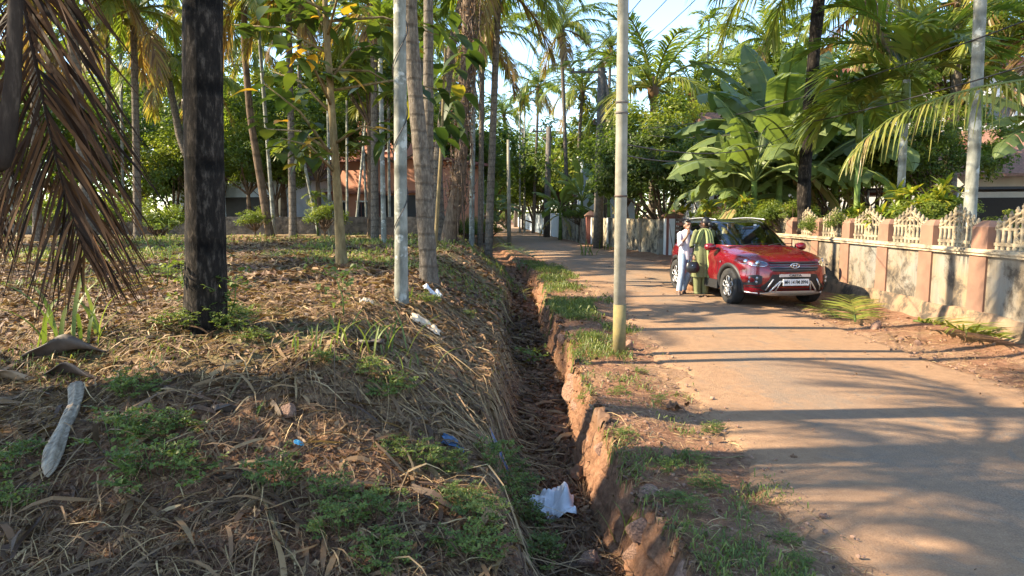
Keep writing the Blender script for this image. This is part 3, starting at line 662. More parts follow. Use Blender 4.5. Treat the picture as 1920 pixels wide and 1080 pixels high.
fa = [((1329, 42), 45, .09, 1, 1.0, 'lone areca palm against the open sky above the round dense tree'), ((975, 190), 60, .09, 2, 1.1, 'thin areca palm above the road end, left of a close pair'), ((984, 200), 62, .09, 3, 1.1, 'thin areca palm above the road end, right of a close pair'),
      ((1494, 70), 34, .08, 1, 1, 'thin areca trunk just left of the speckled coconut trunk'), ((905, 230), 40, .07, 4, .9, 'areca palm by the left verge beyond the ditch'), ((1255, 120), 60, .08, 2, 1, 'areca palm peeping between coconut fronds over the dense tree')]
for i, (c, Y, r, s, sc, lab) in enumerate(fa):
    top = at(*c, Y); base = np.array([top[0], Y, h1(top[0], Y)])
    palm('areca_palm', lab, 'palm tree', base, top, [r, r, r * .85], ('areca', s), BARK_ARECA, 'areca palms in the background', n=7, crown_scale=sc, crown_rz=i, ring=0)
# ---- right garden palms
p = at(1514, 392, 16.4); b = np.array([p[0], 16.4, .0])
palm('coconut_palm', 'speckled dark coconut trunk rising from the garden behind the parked car', 'palm tree', b, at(1545, -75, 16.4), [.17, .15, .14, .13], ('cocodetail', 5), BARK_DARK, mid=[at(1508, 330, 16.4), at(1532, 30, 16.4)], ring=.05, n=12)
p = at(1822, 392, 11.2); b = np.array([p[0], 11.2, .0])
palm('areca_palm', 'thick smooth pale areca trunk behind the nearest fence panels on the right', 'palm tree', b, at(1848, -260, 11.2), [.10, .093, .085], ('arecabig', 4), BARK_ARECA, mid=[at(1828, 250, 11.2)], ring=0, n=16, flare=0)
p = at(1688, 392, 14); b = np.array([p[0], 14, .0])
palm('areca_palm', 'areca palm with a wide fan of leaves and brown dead sheath in the right garden', 'palm tree', b, at(1700, 150, 14), [.08, .075, .07], ('arecabig', 6), BARK_ARECA, ring=0, n=10, flare=0, crown_scale=1.15, crown_rz=.7)
p = at(1609, 392, 15); b = np.array([p[0], 15, .0])
palm('areca_palm', 'short areca palm with a green stem beside the banana clump', 'palm tree', b, at(1613, 215, 15), [.055, .06, .065], ('arecabig', 7), BARK_GREEN, ring=0, n=10, flare=0, crown_scale=.8, crown_rz=2.1)
# palm out of the right edge whose long yellowing frond arches into view
b = np.array([10.4, 11.0, 0.0]); T = thing('coconut_palm', 'coconut palm off the right edge whose long yellowing frond arches over the fence', 'palm tree', b)
trunk_mb([(0, 0, -.1), (0, 0, 4.5)], [.2, .17], 10, .05).build('trunk', BARK_COCO, T)
mb = MB(); rng = np.random.default_rng(31)
path = np.array([at(x_, y_, Y_) for x_, y_, Y_ in ((2010, 140, 11), (1960, 145, 10.9), (1900, 153, 10.8), (1840, 163, 10.6), (1780, 178, 10.4), (1720, 198, 10.2), (1665, 225, 10.1), (1620, 262, 10.0), (1588, 305, 9.9))]) - b
frond(mb, path, (0, 0, 1), 62, .62, .034, .68, 1.1, fwd=(40, 70), raise_=.1, rr=.03, rng=rng, t0=.05, jit=.08)
for az, e0, vv in ((2.4, 50, .4), (3.4, 60, .35), (1.4, 35, .4), (4.2, 40, .5), (0, 40, .4), (5.2, 20, .5)): frond(mb, arc((0, 0, 4.5), az, 3.6, e0, e0 - 95), (0, 0, 1), 40, .8, .045, vv, .6, rr=.04, rng=rng)
mb.build('crown', PALM, T)
# ---- bananas
def banana(label, base, h, kind, sc, rz, r=.13, group='banana plants'):
    t = thing('banana_plant', label, 'banana plant', base, 0, group)
    MB().tube([(0, 0, -.1), (.02, 0, h * .5), (0, .02, h), (0, 0, h + .25)], [r, r * .85, r * .6, r * .3], 10, .5).build('stem', BARK_GREEN, t)
    c = link('crown', crown_mesh(kind), t, (0, 0, h)); c.scale = (sc,) * 3; c.rotation_euler = (0, 0, rz); return t
for i, (px, Y, ht, k, sc, lab) in enumerate([
    (1410, 19.0, 2.5, ('banana', 1), 1.1, 'banana plant leaning its long leaves out over the parked car, left of its clump'),
    (1455, 20.0, 3.4, ('banana', 2), 1.45, 'tallest banana plant of the clump with upright green leaves above the car'),
    (1500, 18.5, 2.4, ('banana', 3), 1.25, 'banana plant behind the speckled coconut trunk'),
    (1560, 20.5, 3.0, ('banana', 4), 1.3, 'banana plant right of the speckled coconut trunk with drooping leaves'),
    (1365, 21.5, 2.1, ('banana', 3), 1.0, 'low banana plant between the dense round tree and the clump'),
    (1965, 12.5, 2.9, ('banana', 2), .65, 'banana plant at the right edge with one pale leaf in view'),
    (1090, 43, 2.4, ('bananalight', 5), 1.25, 'sunlit banana plant behind the stained wall, left of the old pole'),
    (1050, 45, 1.9, ('bananalight', 6), 1.1, 'yellow green banana plant beside the white wall end'),
    (1140, 41, 2.5, ('banana', 4), 1.0, 'dark green banana plant right behind the old crossarm pole'),
    (922, 52, 1.6, ('banana', 1), 1.1, 'banana plant by the left verge of the far road'),
    (900, 46, 2.2, ('bananalight', 5), 1.0, 'banana plant on the left verge behind the thin areca'),
    (1430, 22.5, 3.2, ('banana', 4), 1.35, 'banana plant at the back of the clump, left'), (1520, 22.5, 3.6, ('banana', 1), 1.3, 'banana plant at the back of the clump, right'), (1375, 20.2, 1.7, ('banana', 2), 1.0, 'short banana plant at the front left of the clump'),
    ]):
    x = (px - 960) / FPX * Y; banana(lab, (x, Y, h1(x, Y)), ht, k, sc, i * 1.7 + .5)
# ---- dense round tree and broadleaf trees
def bt(px, Y, zc, scale, kind, label, squash=1.0, r=.2, rz=0, grp='broadleaf trees in the background'):
    x = (px - 960) / FPX * Y; base = (x, Y, h1(x, Y)); top = (x, Y, max(base[2] + .4, zc - 1.6 * scale * squash))
    return broad_tree('broadleaf_tree', label, base, top, r, kind, scale, group=grp, squash=squash, rz=rz)
bt(1243, 29.5, 3.5, 1.2, ('mango', 7), 'dense round tree with a yellow green flush on top behind the stained wall', 1.08, .22, .3, None)
L1 = ['broadleaf tree with dense dark crown', 'broadleaf tree with pale sunlit crown', 'broadleaf tree with loose open crown', 'broadleaf tree with broad spreading crown']
spots = [ (700, 33.5, 5.6, .9, 'in front of the upper floor of the salmon house'), (600, 34, 5.2, 1.0, 'between the white and the salmon house'), (750, 34, 6.0, .9, 'right of the salmon house front'), (470, 33.5, 4.2, .9, 'in front of the white house roof'), (520, 34, 3.6, .7, 'before the porch of the white house'), (1165, 45, 4.4, 1.3, 'in front of the pale blue far house'), (1000, 66, 3.4, 1.5, 'behind the white wall, right of the road'), (915, 75, 4, 2.0, 'on the left side of the road bend'),  # px, Y, z centre, scale, where
 (30, 33, 4.0, 1.9, 'at the far left edge beyond the field'), (110, 38, 5.5, 1.7, 'behind the hanging dead frond'),
 (262, 40, 4.6, 1.5, 'between the dead frond and the coconut with swollen base'), (330, 36, 3.0, 1.1, 'low beyond the field, left of the black trunk'), (385, 36, 4.2, 1.1, 'left of the white house'),
 (470, 50, 7.5, 2.2, 'high behind the white house'), (535, 35, 5.6, 1.1, 'over the roof of the white house'), (655, 48, 9, 2.0, 'high above the salmon house'),
 (560, 44, 7.8, 1.6, 'above the gap between the two houses'), (760, 48, 7.0, 2.3, 'behind the salmon house and the leaning coconut trunks'), (840, 44, 5.0, 2.0, 'behind the vine covered trunk'), (900, 62, 5.0, 2.3, 'on the left of the far road'),
 (370, 50, 8.0, 2.1, 'high behind the black trunk'), (230, 54, 9.5, 2.3, 'highest beyond the field at the left'), (60, 54, 9.5, 2.4, 'towering at the far left beyond the field'),
 (1010, 82, 4.5, 2.4, 'right beside the far end of the road'), (950, 118, 5.0, 3.5, 'closing the view at the road bend'), (1060, 62, 5.0, 2.1, 'behind the far banana plants'), (1130, 52, 5.2, 2.0, 'behind the pale far house'),
 (1340, 40, 5.0, 2.0, 'behind the banana clump on the left'), (1400, 44, 7.6, 2.2, 'above the banana clump'), (1480, 40, 7.4, 1.9, 'behind the speckled coconut trunk'), (1600, 45, 8.5, 2.3, 'behind the white house roof'),
 (1690, 24, 5.2, 1.1, 'in front of the white house balcony'), (1765, 23, 7.0, .8, 'right of the fan leaved areca'), (1740, 19, 3.2, .75, 'low in the garden before the porch'), (1570, 22.5, 2.9, .95, 'low behind the banana clump on its right'), (1500, 24, 3.3, 1.1, 'low behind the banana clump in its middle'), (1420, 25, 3.2, 1.1, 'low behind the banana clump on its left'), (1640, 20, 2.8, .7, 'low behind the green stemmed areca'), (1330, 27, 3.0, .9, 'low behind the gate pillars'), (1880, 40, 9, 2.4, 'behind the maroon roof'), (1290, 60, 5.5, 2.2, 'far behind the dense round tree'),
 (1180, 70, 5.5, 2.6, 'far behind the foreground concrete pole')]
for i, (px, Y, z, sc, where) in enumerate(spots):
    bt(px, Y, z, sc, ('leafy', i % 5), L1[i % 4] + ' ' + where, .95 + .1 * (i % 3), .16 + .03 * (i % 3), i * .9)
# ---- shrubs
def bush(px, Y, z, sc, label, mat=None, grp='garden shrubs', name='shrub'):
    x = (px - 960) / FPX * Y; g = h1(x, Y); t = thing(name, label, 'shrub', (x, Y, g), 0, grp)
    MB().tube([(0, 0, -.1), (0, 0, max(.15, z - g))], [.04, .02], 6).build('stem', BARK_BROWN, t)
    me = crown_mesh(('bush', (px % 3)))
    c = link('foliage', me, t, (0, 0, z - g)); c.scale = (sc * 1.2, sc * 1.2, sc); c.rotation_euler = (0, 0, px * .37)
    return t
for px, Y, z, sc, lab in [(1385, 19, 1.55, .55, 'clipped green hedge shrub behind the car roof, left end'), (1430, 18, 1.6, .6, 'clipped green hedge shrub behind the car roof, middle'), (1475, 17.4, 1.6, .6, 'clipped green hedge shrub left of the speckled trunk'),
    (1545, 15.5, 1.45, .4, 'small dark leaved shrub right of the speckled trunk'), (1590, 14.3, 1.5, .42, 'green shrub behind the third fence panel'), (1760, 12.9, 1.7, .5, 'bright green shrub left of the thick areca trunk'), (1700, 13, 1.6, .45, 'green shrub at the foot of the fan leaved areca'),
    (300, 27, 1.5, .9, 'shrub at the far field wall left of the black trunk'), (480, 27.5, 1.5, .6, 'shrub beside the curved brown coconut trunk'), (610, 27, 1.6, .7, 'yellow green shrub behind the big leaved tree'), (100, 27, 1.6, 1.1, 'large shrub on the field edge behind the dead frond'), (200, 28, 1.7, 1.0, 'shrub on the field edge seen through the dead frond tip'),
    (1085, 41, 1.6, .7, 'round light green bush before the far banana plants'), (870, 36, .9, .9, 'shrub on the left verge beyond the vines'), (905, 40, .7, .9, 'shrub near the slim grey pole'), (1260, 29, 1.7, .45, 'golden shrub behind the old white gate pillar'), (1040, 60, 1.5, 1.0, 'shrub above the white wall'), (985, 95, 1.0, 1.5, 'shrub at the far road bend'), (935, 110, 1.0, 1.8, 'shrub closing the far left of the road'),
    (1900, 11.5, 1.5, .4, 'dark shrub behind the last fence panel')]:
    bush(px, Y, z, sc, lab)
# crotons: rosettes of long narrow leaves
def croton(px, Y, z, sc, seed, label):
    x = (px - 960) / FPX * Y; rng = np.random.default_rng(seed); mb = MB(); st = MB()
    for s_ in range(9):
        a = rng.uniform(0, 6.3); rr_ = rng.uniform(0, .45) * sc; top = np.array([rr_ * math.cos(a), rr_ * math.sin(a), z + rng.uniform(-.35, .12) * sc]); st.tube([(0, 0, 0), top * [.6, .6, .5], top], [.02, .012, .008], 5)
        for k in range(24):
            az = rng.uniform(0, 6.3); e = math.radians(rng.uniform(5, 75)); d = np.array([math.cos(az) * math.cos(e), math.sin(az) * math.cos(e), math.sin(e)])
            big_leaf(mb, top, d, rng.uniform(.18, .34) * sc, .055 * sc, rng.uniform(.25, .85), rng)
    t = thing('croton_plant', label, 'shrub', (x, Y, 0), 0, 'croton plants'); st.build('stem', BARK_BROWN, t); mb.build('foliage', CROTON, t)
for i, a in enumerate([(1725, 13.5, 2.05, 1.5), (1690, 13.8, 1.85, 1.2), (1645, 13.2, 1.7, 1.1), (1600, 14.6, 1.75, 1.1), (1325, 21, 1.9, 1.3), (1265, 27, 2.2, 1.4), (1750, 13.0, 1.95, 1.2), (1385, 18.5, 1.9, 1.2)]):
    croton(*a, i + 50, 'yellow green croton ' + ['behind the fence left of the thick areca trunk', 'at the foot of the fan leaved areca', 'behind the fourth fence panel', 'beside the green stemmed areca', 'between the banana clump and gate pillars', 'above the far gate pillar', 'nearest to the porch', 'behind the roof of the parked car'][i])
# ---- distant woods that read as one mass
rng = np.random.default_rng(77); mb = MB(); C = []; 
for k in range(900):
    side = rng.random()
    if side < .42: y = rng.uniform(48, 75); x = rng.uniform(-75, -6)
    elif side < .8: y = rng.uniform(55, 95); x = rng.uniform(9, 85)
    else: y = rng.uniform(125, 150); x = rng.uniform(-40, 40)
    C.append((x, y, rng.uniform(.5, 9.0 if side < .8 else 10)))
C = np.array(C); o = rng.normal(size=(900, 60, 3)) * np.array([1.5, 1.5, 1.2]); CC = (C[:, None] + o).reshape(-1, 3)
mb.polys(leaf_quads(CC, nrm(rng.normal(size=CC.shape) + [0, -.3, .8]), .55, rng), np.clip(np.repeat(rng.normal(.4, .13, 900), 60), 0, 1))
tag(mb.build('distant_woods', [TREE]), kind='stuff')
# ---- unseen palms and a leafy tree, placed left to shade mound and road
for i, (x, y, z, k, s, lab) in enumerate([(-9, 1.9, 6.5, 'coco', 21, 'unseen shade-casting coconut palm left of the frame near the mound'), (-15, -2.6, 8.5, 'coco', 22, 'unseen shade-casting coconut palm far left behind the viewer'), (-18, 11.5, 11, 'coco', 23, 'unseen shade-casting coconut palm farther left of the frame'),
 (-23, 17, 10.5, 'coco', 21, 'unseen shade-casting coconut palm far left of the field'), (-26, 19.5, 11, 'coco', 22, 'tall unseen shade-casting palm far left of the field'), (-17, 18, 9, 'coco', 23, 'unseen shade-casting coconut palm at the left side of the field'),
     (-12, -.5, 7, 'coco', 24, 'unseen shade-casting coconut palm left of the viewer'), ]):
    palm('coconut_palm', lab, 'palm tree', (x, y, .6), (x + .6, y, z), [.2, .16, .14], (k, s), BARK_COCO, 'unseen shade palms left of the frame', n=8, crown_rz=i * .8)
for i, (x, y, z, sc, lab) in enumerate([(-8.2, 2.6, 3.3, 1.0, 'unseen shade-casting leafy tree left of the frame beside the mound')]):  # unseen tree, added to keep the mound face in shade
    broad_tree('broadleaf_tree', lab, (x, y, .6), (x, y, max(.9, z - 1.6 * sc)), .12, ('leafy', i), sc, rz=i)
# ================================================================= BUILDINGS, WALLS, POLES
def winbox(mb_w, P, x, z, w_, h_, parent, nx, name='window', mullion=True):
    """window on a wall face: P origin, nx = unit vector along wall, outward = rotate -90"""
    out = np.array([nx[1], -nx[0], 0]); c = np.asarray(P) + nx * x + np.array([0, 0, z]); rz = math.atan2(nx[1], nx[0])
    f = MB()
    for (dx, dz, a, b_) in ((0, h_ / 2, w_ + .12, .08), (0, -h_ / 2, w_ + .2, .1)): f.box(c + nx * dx + [0, 0, dz] + out * .03, (a, .12, b_), rz)
    for s in (-1, 1): f.box(c + nx * s * w_ / 2 + out * .03, (.07, .1, h_ - .1), rz)
    fo = f.build(name, WHITE if name == 'window' else MAROON, parent)
    g = MB().box(c + out * .012, (w_ - .08, .02, h_ - .1), rz).build('pane', DARKGLASS, fo)
    if mullion:
        b_ = MB()
        for s in (-.17, .17): b_.box(c + nx * s * w_ + out * .04, (.03, .03, h_ - .1), rz)
        b_.build('grille', MAROON, fo)
    return fo
# right compound wall with pillars and cement baluster panels
WX = 6.62
def rwx(y): return np.interp(y, [4, 10, 16, 22.4], [6.48, 6.60, 6.78, 6.55])
W = thing('compound_wall', 'right roadside wall of stained white panels and terracotta pillars topped by cream cement balusters', 'wall', (WX, 13, 0))
o3 = np.array([WX, 13, 0])
PS = [4.3, 5.65, 7.0, 8.12, 9.43 + .05, 10.78, 12.14, 13.62, 15.1, 16.55, 18.0, 19.45, 20.9, 22.2]
def wall_seg(y0, y1, x0, x1, z0, z1, th, m=0):
    d = np.array([rwx(y1) - rwx(y0), y1 - y0, 0]); L = np.linalg.norm(d); d /= L; n = np.array([d[1], -d[0], 0])
    c = np.array([(rwx(y0) + rwx(y1)) / 2, (y0 + y1) / 2, (z0 + z1) / 2]) + n * (x0 + x1) / 2 - o3
    return c, (L, x1 - x0, z1 - z0), math.atan2(d[1], d[0])
pl = MB(); 
yy = np.arange(4.0, 22.4, .12); zs = np.linspace(-.15, .32, 6)
Pg = np.array([[[rwx(y) - .02 - .16 * (1 - (z + .15) / .5) - .05 * fbm(y * 2.0, z * 6 + 3, 4, 5) - o3[0], y - o3[1], z + (.06 * fbm(y * 1.5, 0, 3, 4) if z > .3 else 0) + .03] for z in list(zs) + [.33]] for y in yy])
Pg[:, -1, 0] += .3; pl.grid(Pg); pl.build('plinth', PLINTH, W)
lc = MB()
for i in range(len(PS) - 1):
    y0, y1 = PS[i] + .36, PS[i + 1]
    c, d, rz = wall_seg(y0 - .02, y1 + .02, .03, .22, .28, 1.16, 0); MB().box(c, d, rz).build('wall_panel', WALLWHITE, W)
for y in PS:
    c, d, rz = wall_seg(y, y + .36, 0, .26, .27, 1.16, 0); p = MB().box(c, d, rz)
    c, d, rz = wall_seg(y + .01, y + .35, .01, .34, 1.25, 1.56, 0); p.box(c, d, rz)
    # chamfered top
    R = np.array(Matrix.Rotation(rz, 3, 'Z')); L_, T_ = d[0], d[1]; cc = c + [0, 0, d[2] / 2]
    q = np.array([[-L_ / 2, -T_ / 2, 0], [L_ / 2, -T_ / 2, 0], [L_ / 2, T_ / 2, 0], [-L_ / 2, T_ / 2, 0], [-L_ / 4.5, -T_ / 4, .09], [L_ / 4.5, -T_ / 4, .09], [L_ / 4.5, T_ / 4, .09], [-L_ / 4.5, T_ / 4, .09]]) @ R.T + cc
    p.add(q, np.array([[4, 5, 6, 7], [0, 1, 5, 4], [1, 2, 6, 5], [2, 3, 7, 6], [3, 0, 4, 7]])); p.build('pillar', TERRA, W)
cp = MB()
for i in range(len(PS) - 1):
    for z0, z1, x0 in ((1.16, 1.20, -.03), (1.20, 1.225, -.055), (1.225, 1.252, -.03)):
        c, d, rz = wall_seg(PS[i], PS[i + 1] + (.3 if i == len(PS) - 2 else 0), x0, .30, z0, z1, 0); cp.box(c, d, rz)
cp.build('coping', COPING, W)
def baluster():
    m = MB(); w_ = .99; z0 = 0; n = 6
    xs = np.linspace(-.45, .45, 9)
    hts = [.29, .34, .39, .45, .50, .45, .39, .34, .29]
    for x, h_ in zip(xs, hts):
        lo_ = h_ if abs(x) > .01 else .5
        m.lathe([(.028, 0), (.031, .03), (.023, .06), (.029, .12), (.023, .20), (.029, .27), (.022, .3), (.024, h_), (.034, h_ + .012), (.036, h_ + .04), (.02, h_ + .055), (.03, h_ + .07), (.032, h_ + .095), (.016, h_ + .112), (.02, h_ + .125), (.001, h_ + .145)], (x, 0, 0), 8)
    m.box((0, 0, .075), (w_, .045, .045)); m.box((-.31, 0, .285), (.37, .04, .035)); m.box((.31, 0, .285), (.37, .04, .035))
    th = np.linspace(0, 2 * PI, 21)
    m.tube(np.stack([.135 * np.cos(th), 0 * th, .25 + .15 * np.sin(th)], -1), .019, 6, cap=False)
    for s in (-1, 1):
        t = np.linspace(0, 1, 10); m.tube(np.stack([s * (.46 - .46 * t), 0 * t, .31 + .22 * t ** 2 + .05 * np.sin(t * PI)], -1), .02, 6)
        m.tube(np.stack([s * (.30 - .28 * t), 0 * t, .30 + .13 * np.sin(t * PI * .5)], -1), .015, 5)
        a = np.linspace(-PI / 2, PI, 9); m.tube(np.stack([s * (.055 + .045 * np.cos(a)), 0 * a, .25 + .05 * np.sin(a)], -1), .014, 5)
        m.tube([(s * .02, 0, .12), (s * .10, 0, .19), (s * .03, 0, .25)], .014, 5)
    m.lathe([(.001, -.05), (.05, 0), (.001, .05)], (0, 0, .40), 6)
    return m.mesh('baluster_panel', [BALUS])
bmesh_ = baluster()
for i in range(len(PS) - 1):
    y0, y1 = PS[i] + .36, PS[i + 1]; ym = (y0 + y1) / 2
    o = link('baluster_panel', bmesh_, W, (rwx(ym) + .12 - o3[0], ym - o3[1], 1.252)); o.rotation_euler = (0, 0, PI / 2); o.scale = ((y1 - y0) / 1.0, 1, 1)
# gate with capped pillars
def capped_pillar(name, label, x, y, w_, h_, body=TERRA, face=None, group='capped gate pillars', cap=.14):
    t = thing(name, label, 'gate pillar', (x, y, 0), 0, group)
    MB().box((0, 0, h_ / 2 - .05), (w_, w_, h_ + .1)).build('shaft', body, t)
    if face: MB().box((0, -w_ / 2 - .004, h_ * .5), (w_ * .72, .02, h_ * .9)).box((-w_ / 2 - .004, 0, h_ * .5), (.02, w_ * .72, h_ * .9)).build('render_panel', face, t)
    c = MB(); q = w_ / 2 + .08; c.box((0, 0, h_ + .03), (q * 2, q * 2, .06))
    c.add([(-q + .02, -q + .02, h_ + .06), (q - .02, -q + .02, h_ + .06), (q - .02, q - .02, h_ + .06), (-q + .02, q - .02, h_ + .06), (0, 0, h_ + .06 + cap * 2)], [[0, 1, 4], [1, 2, 4], [2, 3, 4], [3, 0, 4]])
    c.build('cap', TERRA, t); return t
capped_pillar('gate_pillar', 'white faced gate pillar with a brown pyramid cap left of the parked car', 6.5, 27.7, .62, 1.62, MAROON, WHITE)
capped_pillar('gate_pillar', 'brown capped gate pillar behind the roof of the parked car', 6.72, 23.0, .7, 1.72, TERRA)
capped_pillar('gate_pillar', 'small brown capped pillar in the stained wall left of the old crossarm pole', 4.42, 38.6, .5, 1.6, MAROON, None)
g = thing('driveway_gate', 'rusty brown boarded gate between the two capped pillars behind the boy', 'gate', (6.6, 25.3, 0))
for k in range(9): MB().box((-.01 * k, 0, .18 + k * .165), (.05, 3.9, .11)).build('board', MAROON if k % 2 else METAL, g)
for s in (-1.9, 0, 1.9): MB().box((.06, s, .8), (.05, .07, 1.5)).build('stile', METAL, g)
lh = MB()
for s in (-1.55, -1.05): lh.lathe([(.001, -.22), (.07, -.18), (.10, 0), (.05, .2), (.001, .24)], (-.12, s, 1.12), 8, axis='Y')
lh.build('ornament', BALUS, g)
def road_wall(name, label, pts, h_, mat, th=.2, grp=None, caps=None, base=0.):
    t = thing(name, label, 'wall', (pts[0][0], pts[0][1], 0), 0, grp); m = MB(); o_ = np.array([pts[0][0], pts[0][1], 0])
    for (x0, y0), (x1, y1) in zip(pts[:-1], pts[1:]):
        L = math.hypot(x1 - x0, y1 - y0); m.box(np.array([(x0 + x1) / 2, (y0 + y1) / 2, (h_ + base) / 2 - .1]) - o_, (L, th, h_ - base + .2), math.atan2(y1 - y0, x1 - x0))
    m.build('wall_body', mat, t)
    if caps:
        step, w_, hh, cm, pmn = caps; 
        for (x0, y0), (x1, y1) in zip(pts[:-1], pts[1:]):
            L = math.hypot(x1 - x0, y1 - y0); n = max(1, int(L / step))
            for k in range(n + 1):
                f = k / n; MB().box(np.array([x0 + (x1 - x0) * f, y0 + (y1 - y0) * f, hh / 2 - .1]) - o_, (w_, th + .08, hh + .2), math.atan2(y1 - y0, x1 - x0)).build(pmn, cm, t)
    return t
road_wall('boundary_wall', 'mouldy old lime washed wall between the foreground pole and the white gate pillar', [(6.12, 28.0), (5.05, 34.6)], 1.50, WALLOLD, caps=(1.7, .22, 1.53, WALLWHITE, 'pier'))
road_wall('boundary_wall', 'black stained pale wall behind the old crossarm pole', [(5.0, 35.0), (4.55, 38.2)], 1.50, WALLOLD, caps=(1.1, .2, 1.53, WHITE, 'pier'))
road_wall('boundary_wall', 'streaked pale wall joining the white wall farther down the road', [(4.3, 39.2), (3.5, 49)], 1.45, WALLOLD, caps=(3.2, .25, 1.5, WALLWHITE, 'pier'))
road_wall('boundary_wall', 'bright white boundary wall with pierced blocks down the road', [(3.45, 49.6), (2.55, 60), (1.65, 76)], 1.62, BLUEWHITE, caps=(3.4, .35, 1.75, WHITE, 'pier'))
road_wall('boundary_wall', 'low white wall end near the road bend', [(1.6, 77), (.9, 92)], 1.2, WHITE)
road_wall('boundary_wall', 'dark mossy wall on the left verge beyond the ditch', [(-2.9, 32), (-3.5, 52)], 1.25, STONEG)
road_wall('boundary_wall', 'low dark stone wall across the far side of the cleared field', [(-60, 31.5), (-22, 30), (-3.2, 29.6)], 1.60, STONEG, .35)
road_wall('boundary_wall', 'stone wall closing the field at the far left', [(-34, 12), (-32, 31)], 1.6, STONEG, .35)
# salmon house
SH = thing('house', 'salmon two storey house with a painted-dark veranda behind the low stone wall', 'house', (-7.4, 37, 0.5), math.radians(-24)); 
m = MB(); m.box((0, 3, 2.0), (6.6, 6, 4.1)); m.box((-1.2, 3.2, 5.4), (4.2, 5, 2.7)); m.build('wall', SALMON, SH)
m = MB().box((.3, -.35, 2.35), (7.6, .8, .12)); m.box((.3, 3, 4.1), (7.2, 6.6, .14)); m.box((-1.2, 3.2, 6.8), (4.8, 5.6, .14)); m.build('ledge', MAROON, SH)
MB().box((1.9, -.02, 1.05), (2.4, .1, 2.3)).build('verandah_shade', BLACKISH, SH)  # flat near-black slab stands in for the shaded recess
for k, x in enumerate((.6, 3.15)): MB().box((x, -.5, 1.1), (.28, .28, 2.3)).build('column', SALMON if k else MAROON, SH)
nx = np.array([1.0, 0, 0]); winbox(None, (0, 0, 0), -2.3, 1.25, .9, 1.3, SH, nx); winbox(None, (0, 0, 0), -.7, 1.2, .8, 1.4, SH, nx); winbox(None, (0, .7, 0), -2.2, 5.2, 1.1, 1.2, SH, nx); winbox(None, (0, .7, 0), -.2, 5.2, 1.1, 1.2, SH, nx)
# white house left
WH = thing('house', 'white and pale blue house half hidden by trees behind the low stone wall', 'house', (-15.2, 37, 0.5), math.radians(-24))
m = MB(); m.box((0, 3, 1.5), (8.6, 6, 3.2)); m.build('wall', BLUEWHITE, WH)
MB().box((1.3, -.02, 1.1), (3.0, .1, 2.0)).build('porch', BLACKISH, WH)  # porch depth is painted: a black slab in place of shade
m = MB(); m.add([(-4.8, -.8, 3.0), (4.8, -.8, 3.0), (4.8, 6.8, 3.0), (-4.8, 6.8, 3.0), (-2.4, 3, 4.6), (2.4, 3, 4.6)], [[0, 1, 5, 4], [1, 2, 5], [2, 3, 4, 5], [3, 0, 4], [3, 2, 1, 0]]); m.build('roof', pm('grey_roof', (.12, .10, .09), .8), WH)
winbox(None, (0, 0, 0), -2.6, 1.6, 1.0, 1.1, WH, nx); winbox(None, (0, 0, 0), 3.5, 1.6, .8, 1.1, WH, nx)
# right house: white, maroon bands and roofs
RH = thing('house', 'large white house with maroon roofs and a dark porch awning behind the right garden', 'house', (17.2, 27, 0), math.radians(-20))
m = MB(); m.box((1.5, 3.5, 2.2), (13.5, 7, 4.5)); m.box((-.9, 4.5, 5.9), (7.8, 6, 3.1)); m.build('wall', WHITE, RH)
m = MB(); m.box((-.9, 4.5, 7.6), (8.4, 6.8, .34)); m.box((-2.6, .05, 4.42), (6.4, 1.2, .16)); m.build('parapet', MAROON, RH)
m = MB(); m.add([(-2.0, -2.6, 3.15), (9, -2.6, 3.15), (9, .6, 5.0), (-1.0, .6, 5.0), (-2.0, -2.6, 3.05), (9, -2.6, 3.05)], [[0, 1, 2, 3], [4, 5, 1, 0]]); m.build('roof', TILE, RH)
m = MB(); m.box((.9, -4.0, 2.55), (9.5, 3.2, .08)); m.build('awning', BLACKISH, RH)
for k in range(4): MB().tube([(-3.6 + 2.6 * k, -5.4, 0), (-3.6 + 2.6 * k, -5.4, 2.52)], .04, 6).build('post', WHITE, RH)
MB().box((2.2, -.06, 1.2), (5.5, .08, 2.3)).build('porch_shade_panel', BLACKISH, RH)  # shade of the opening put into a flat black panel
m = MB(); m.box((-3.9, -1.8, 2.45), (3.6, 2.4, .10)); m.build('sunshade', MAROON, RH)
for x, z in ((-4.6, 1.4), (-3.2, 1.4), (6.3, 1.4)): winbox(None, (0, 0, 0), x, z, .9, 1.3, RH, nx)
for x in (-3.2, -.8, 1.6): winbox(None, (0, 1.5, 0), x, 5.8, 1.3, 1.2, RH, nx)
MB().box((-2.6, .62, 5.0), (6.2, .1, .9)).build('balcony', WHITE, RH)
TR = thing('house', 'small house with a brown clay tiled roof showing through the banana leaves', 'house', (11.2, 31, 0))
MB().box((0, 2, 2.3), (5, 4, 4.6)).build('wall', WHITE, TR)
m = MB(); m.add([(-2.9, -.5, 4.9), (2.9, -.5, 4.9), (2.3, 2, 6.5), (-2.3, 2, 6.5), (2.9, 4.5, 4.9), (-2.9, 4.5, 4.9)], [[0, 1, 2, 3], [1, 4, 2], [4, 5, 3, 2], [5, 0, 3], [5, 4, 1, 0]]); m.build('roof', TILE, TR)
winbox(None, (0, 0, 0), -.9, 3.4, 1.0, 1.0, TR, nx); winbox(None, (0, 0, 0), .9, 3.4, 1.0, 1.0, TR, nx)
FH = thing('house', 'pale blue house partly visible behind the old crossarm pole', 'house', (6.6, 47, 0))
MB().box((0, 2.5, 2.7), (3.6, 5, 5.6)).build('wall', BLUEWHITE, FH); MB().box((0, 2.5, 5.55), (4.2, 5.6, .15)).build('roof', WHITE, FH)
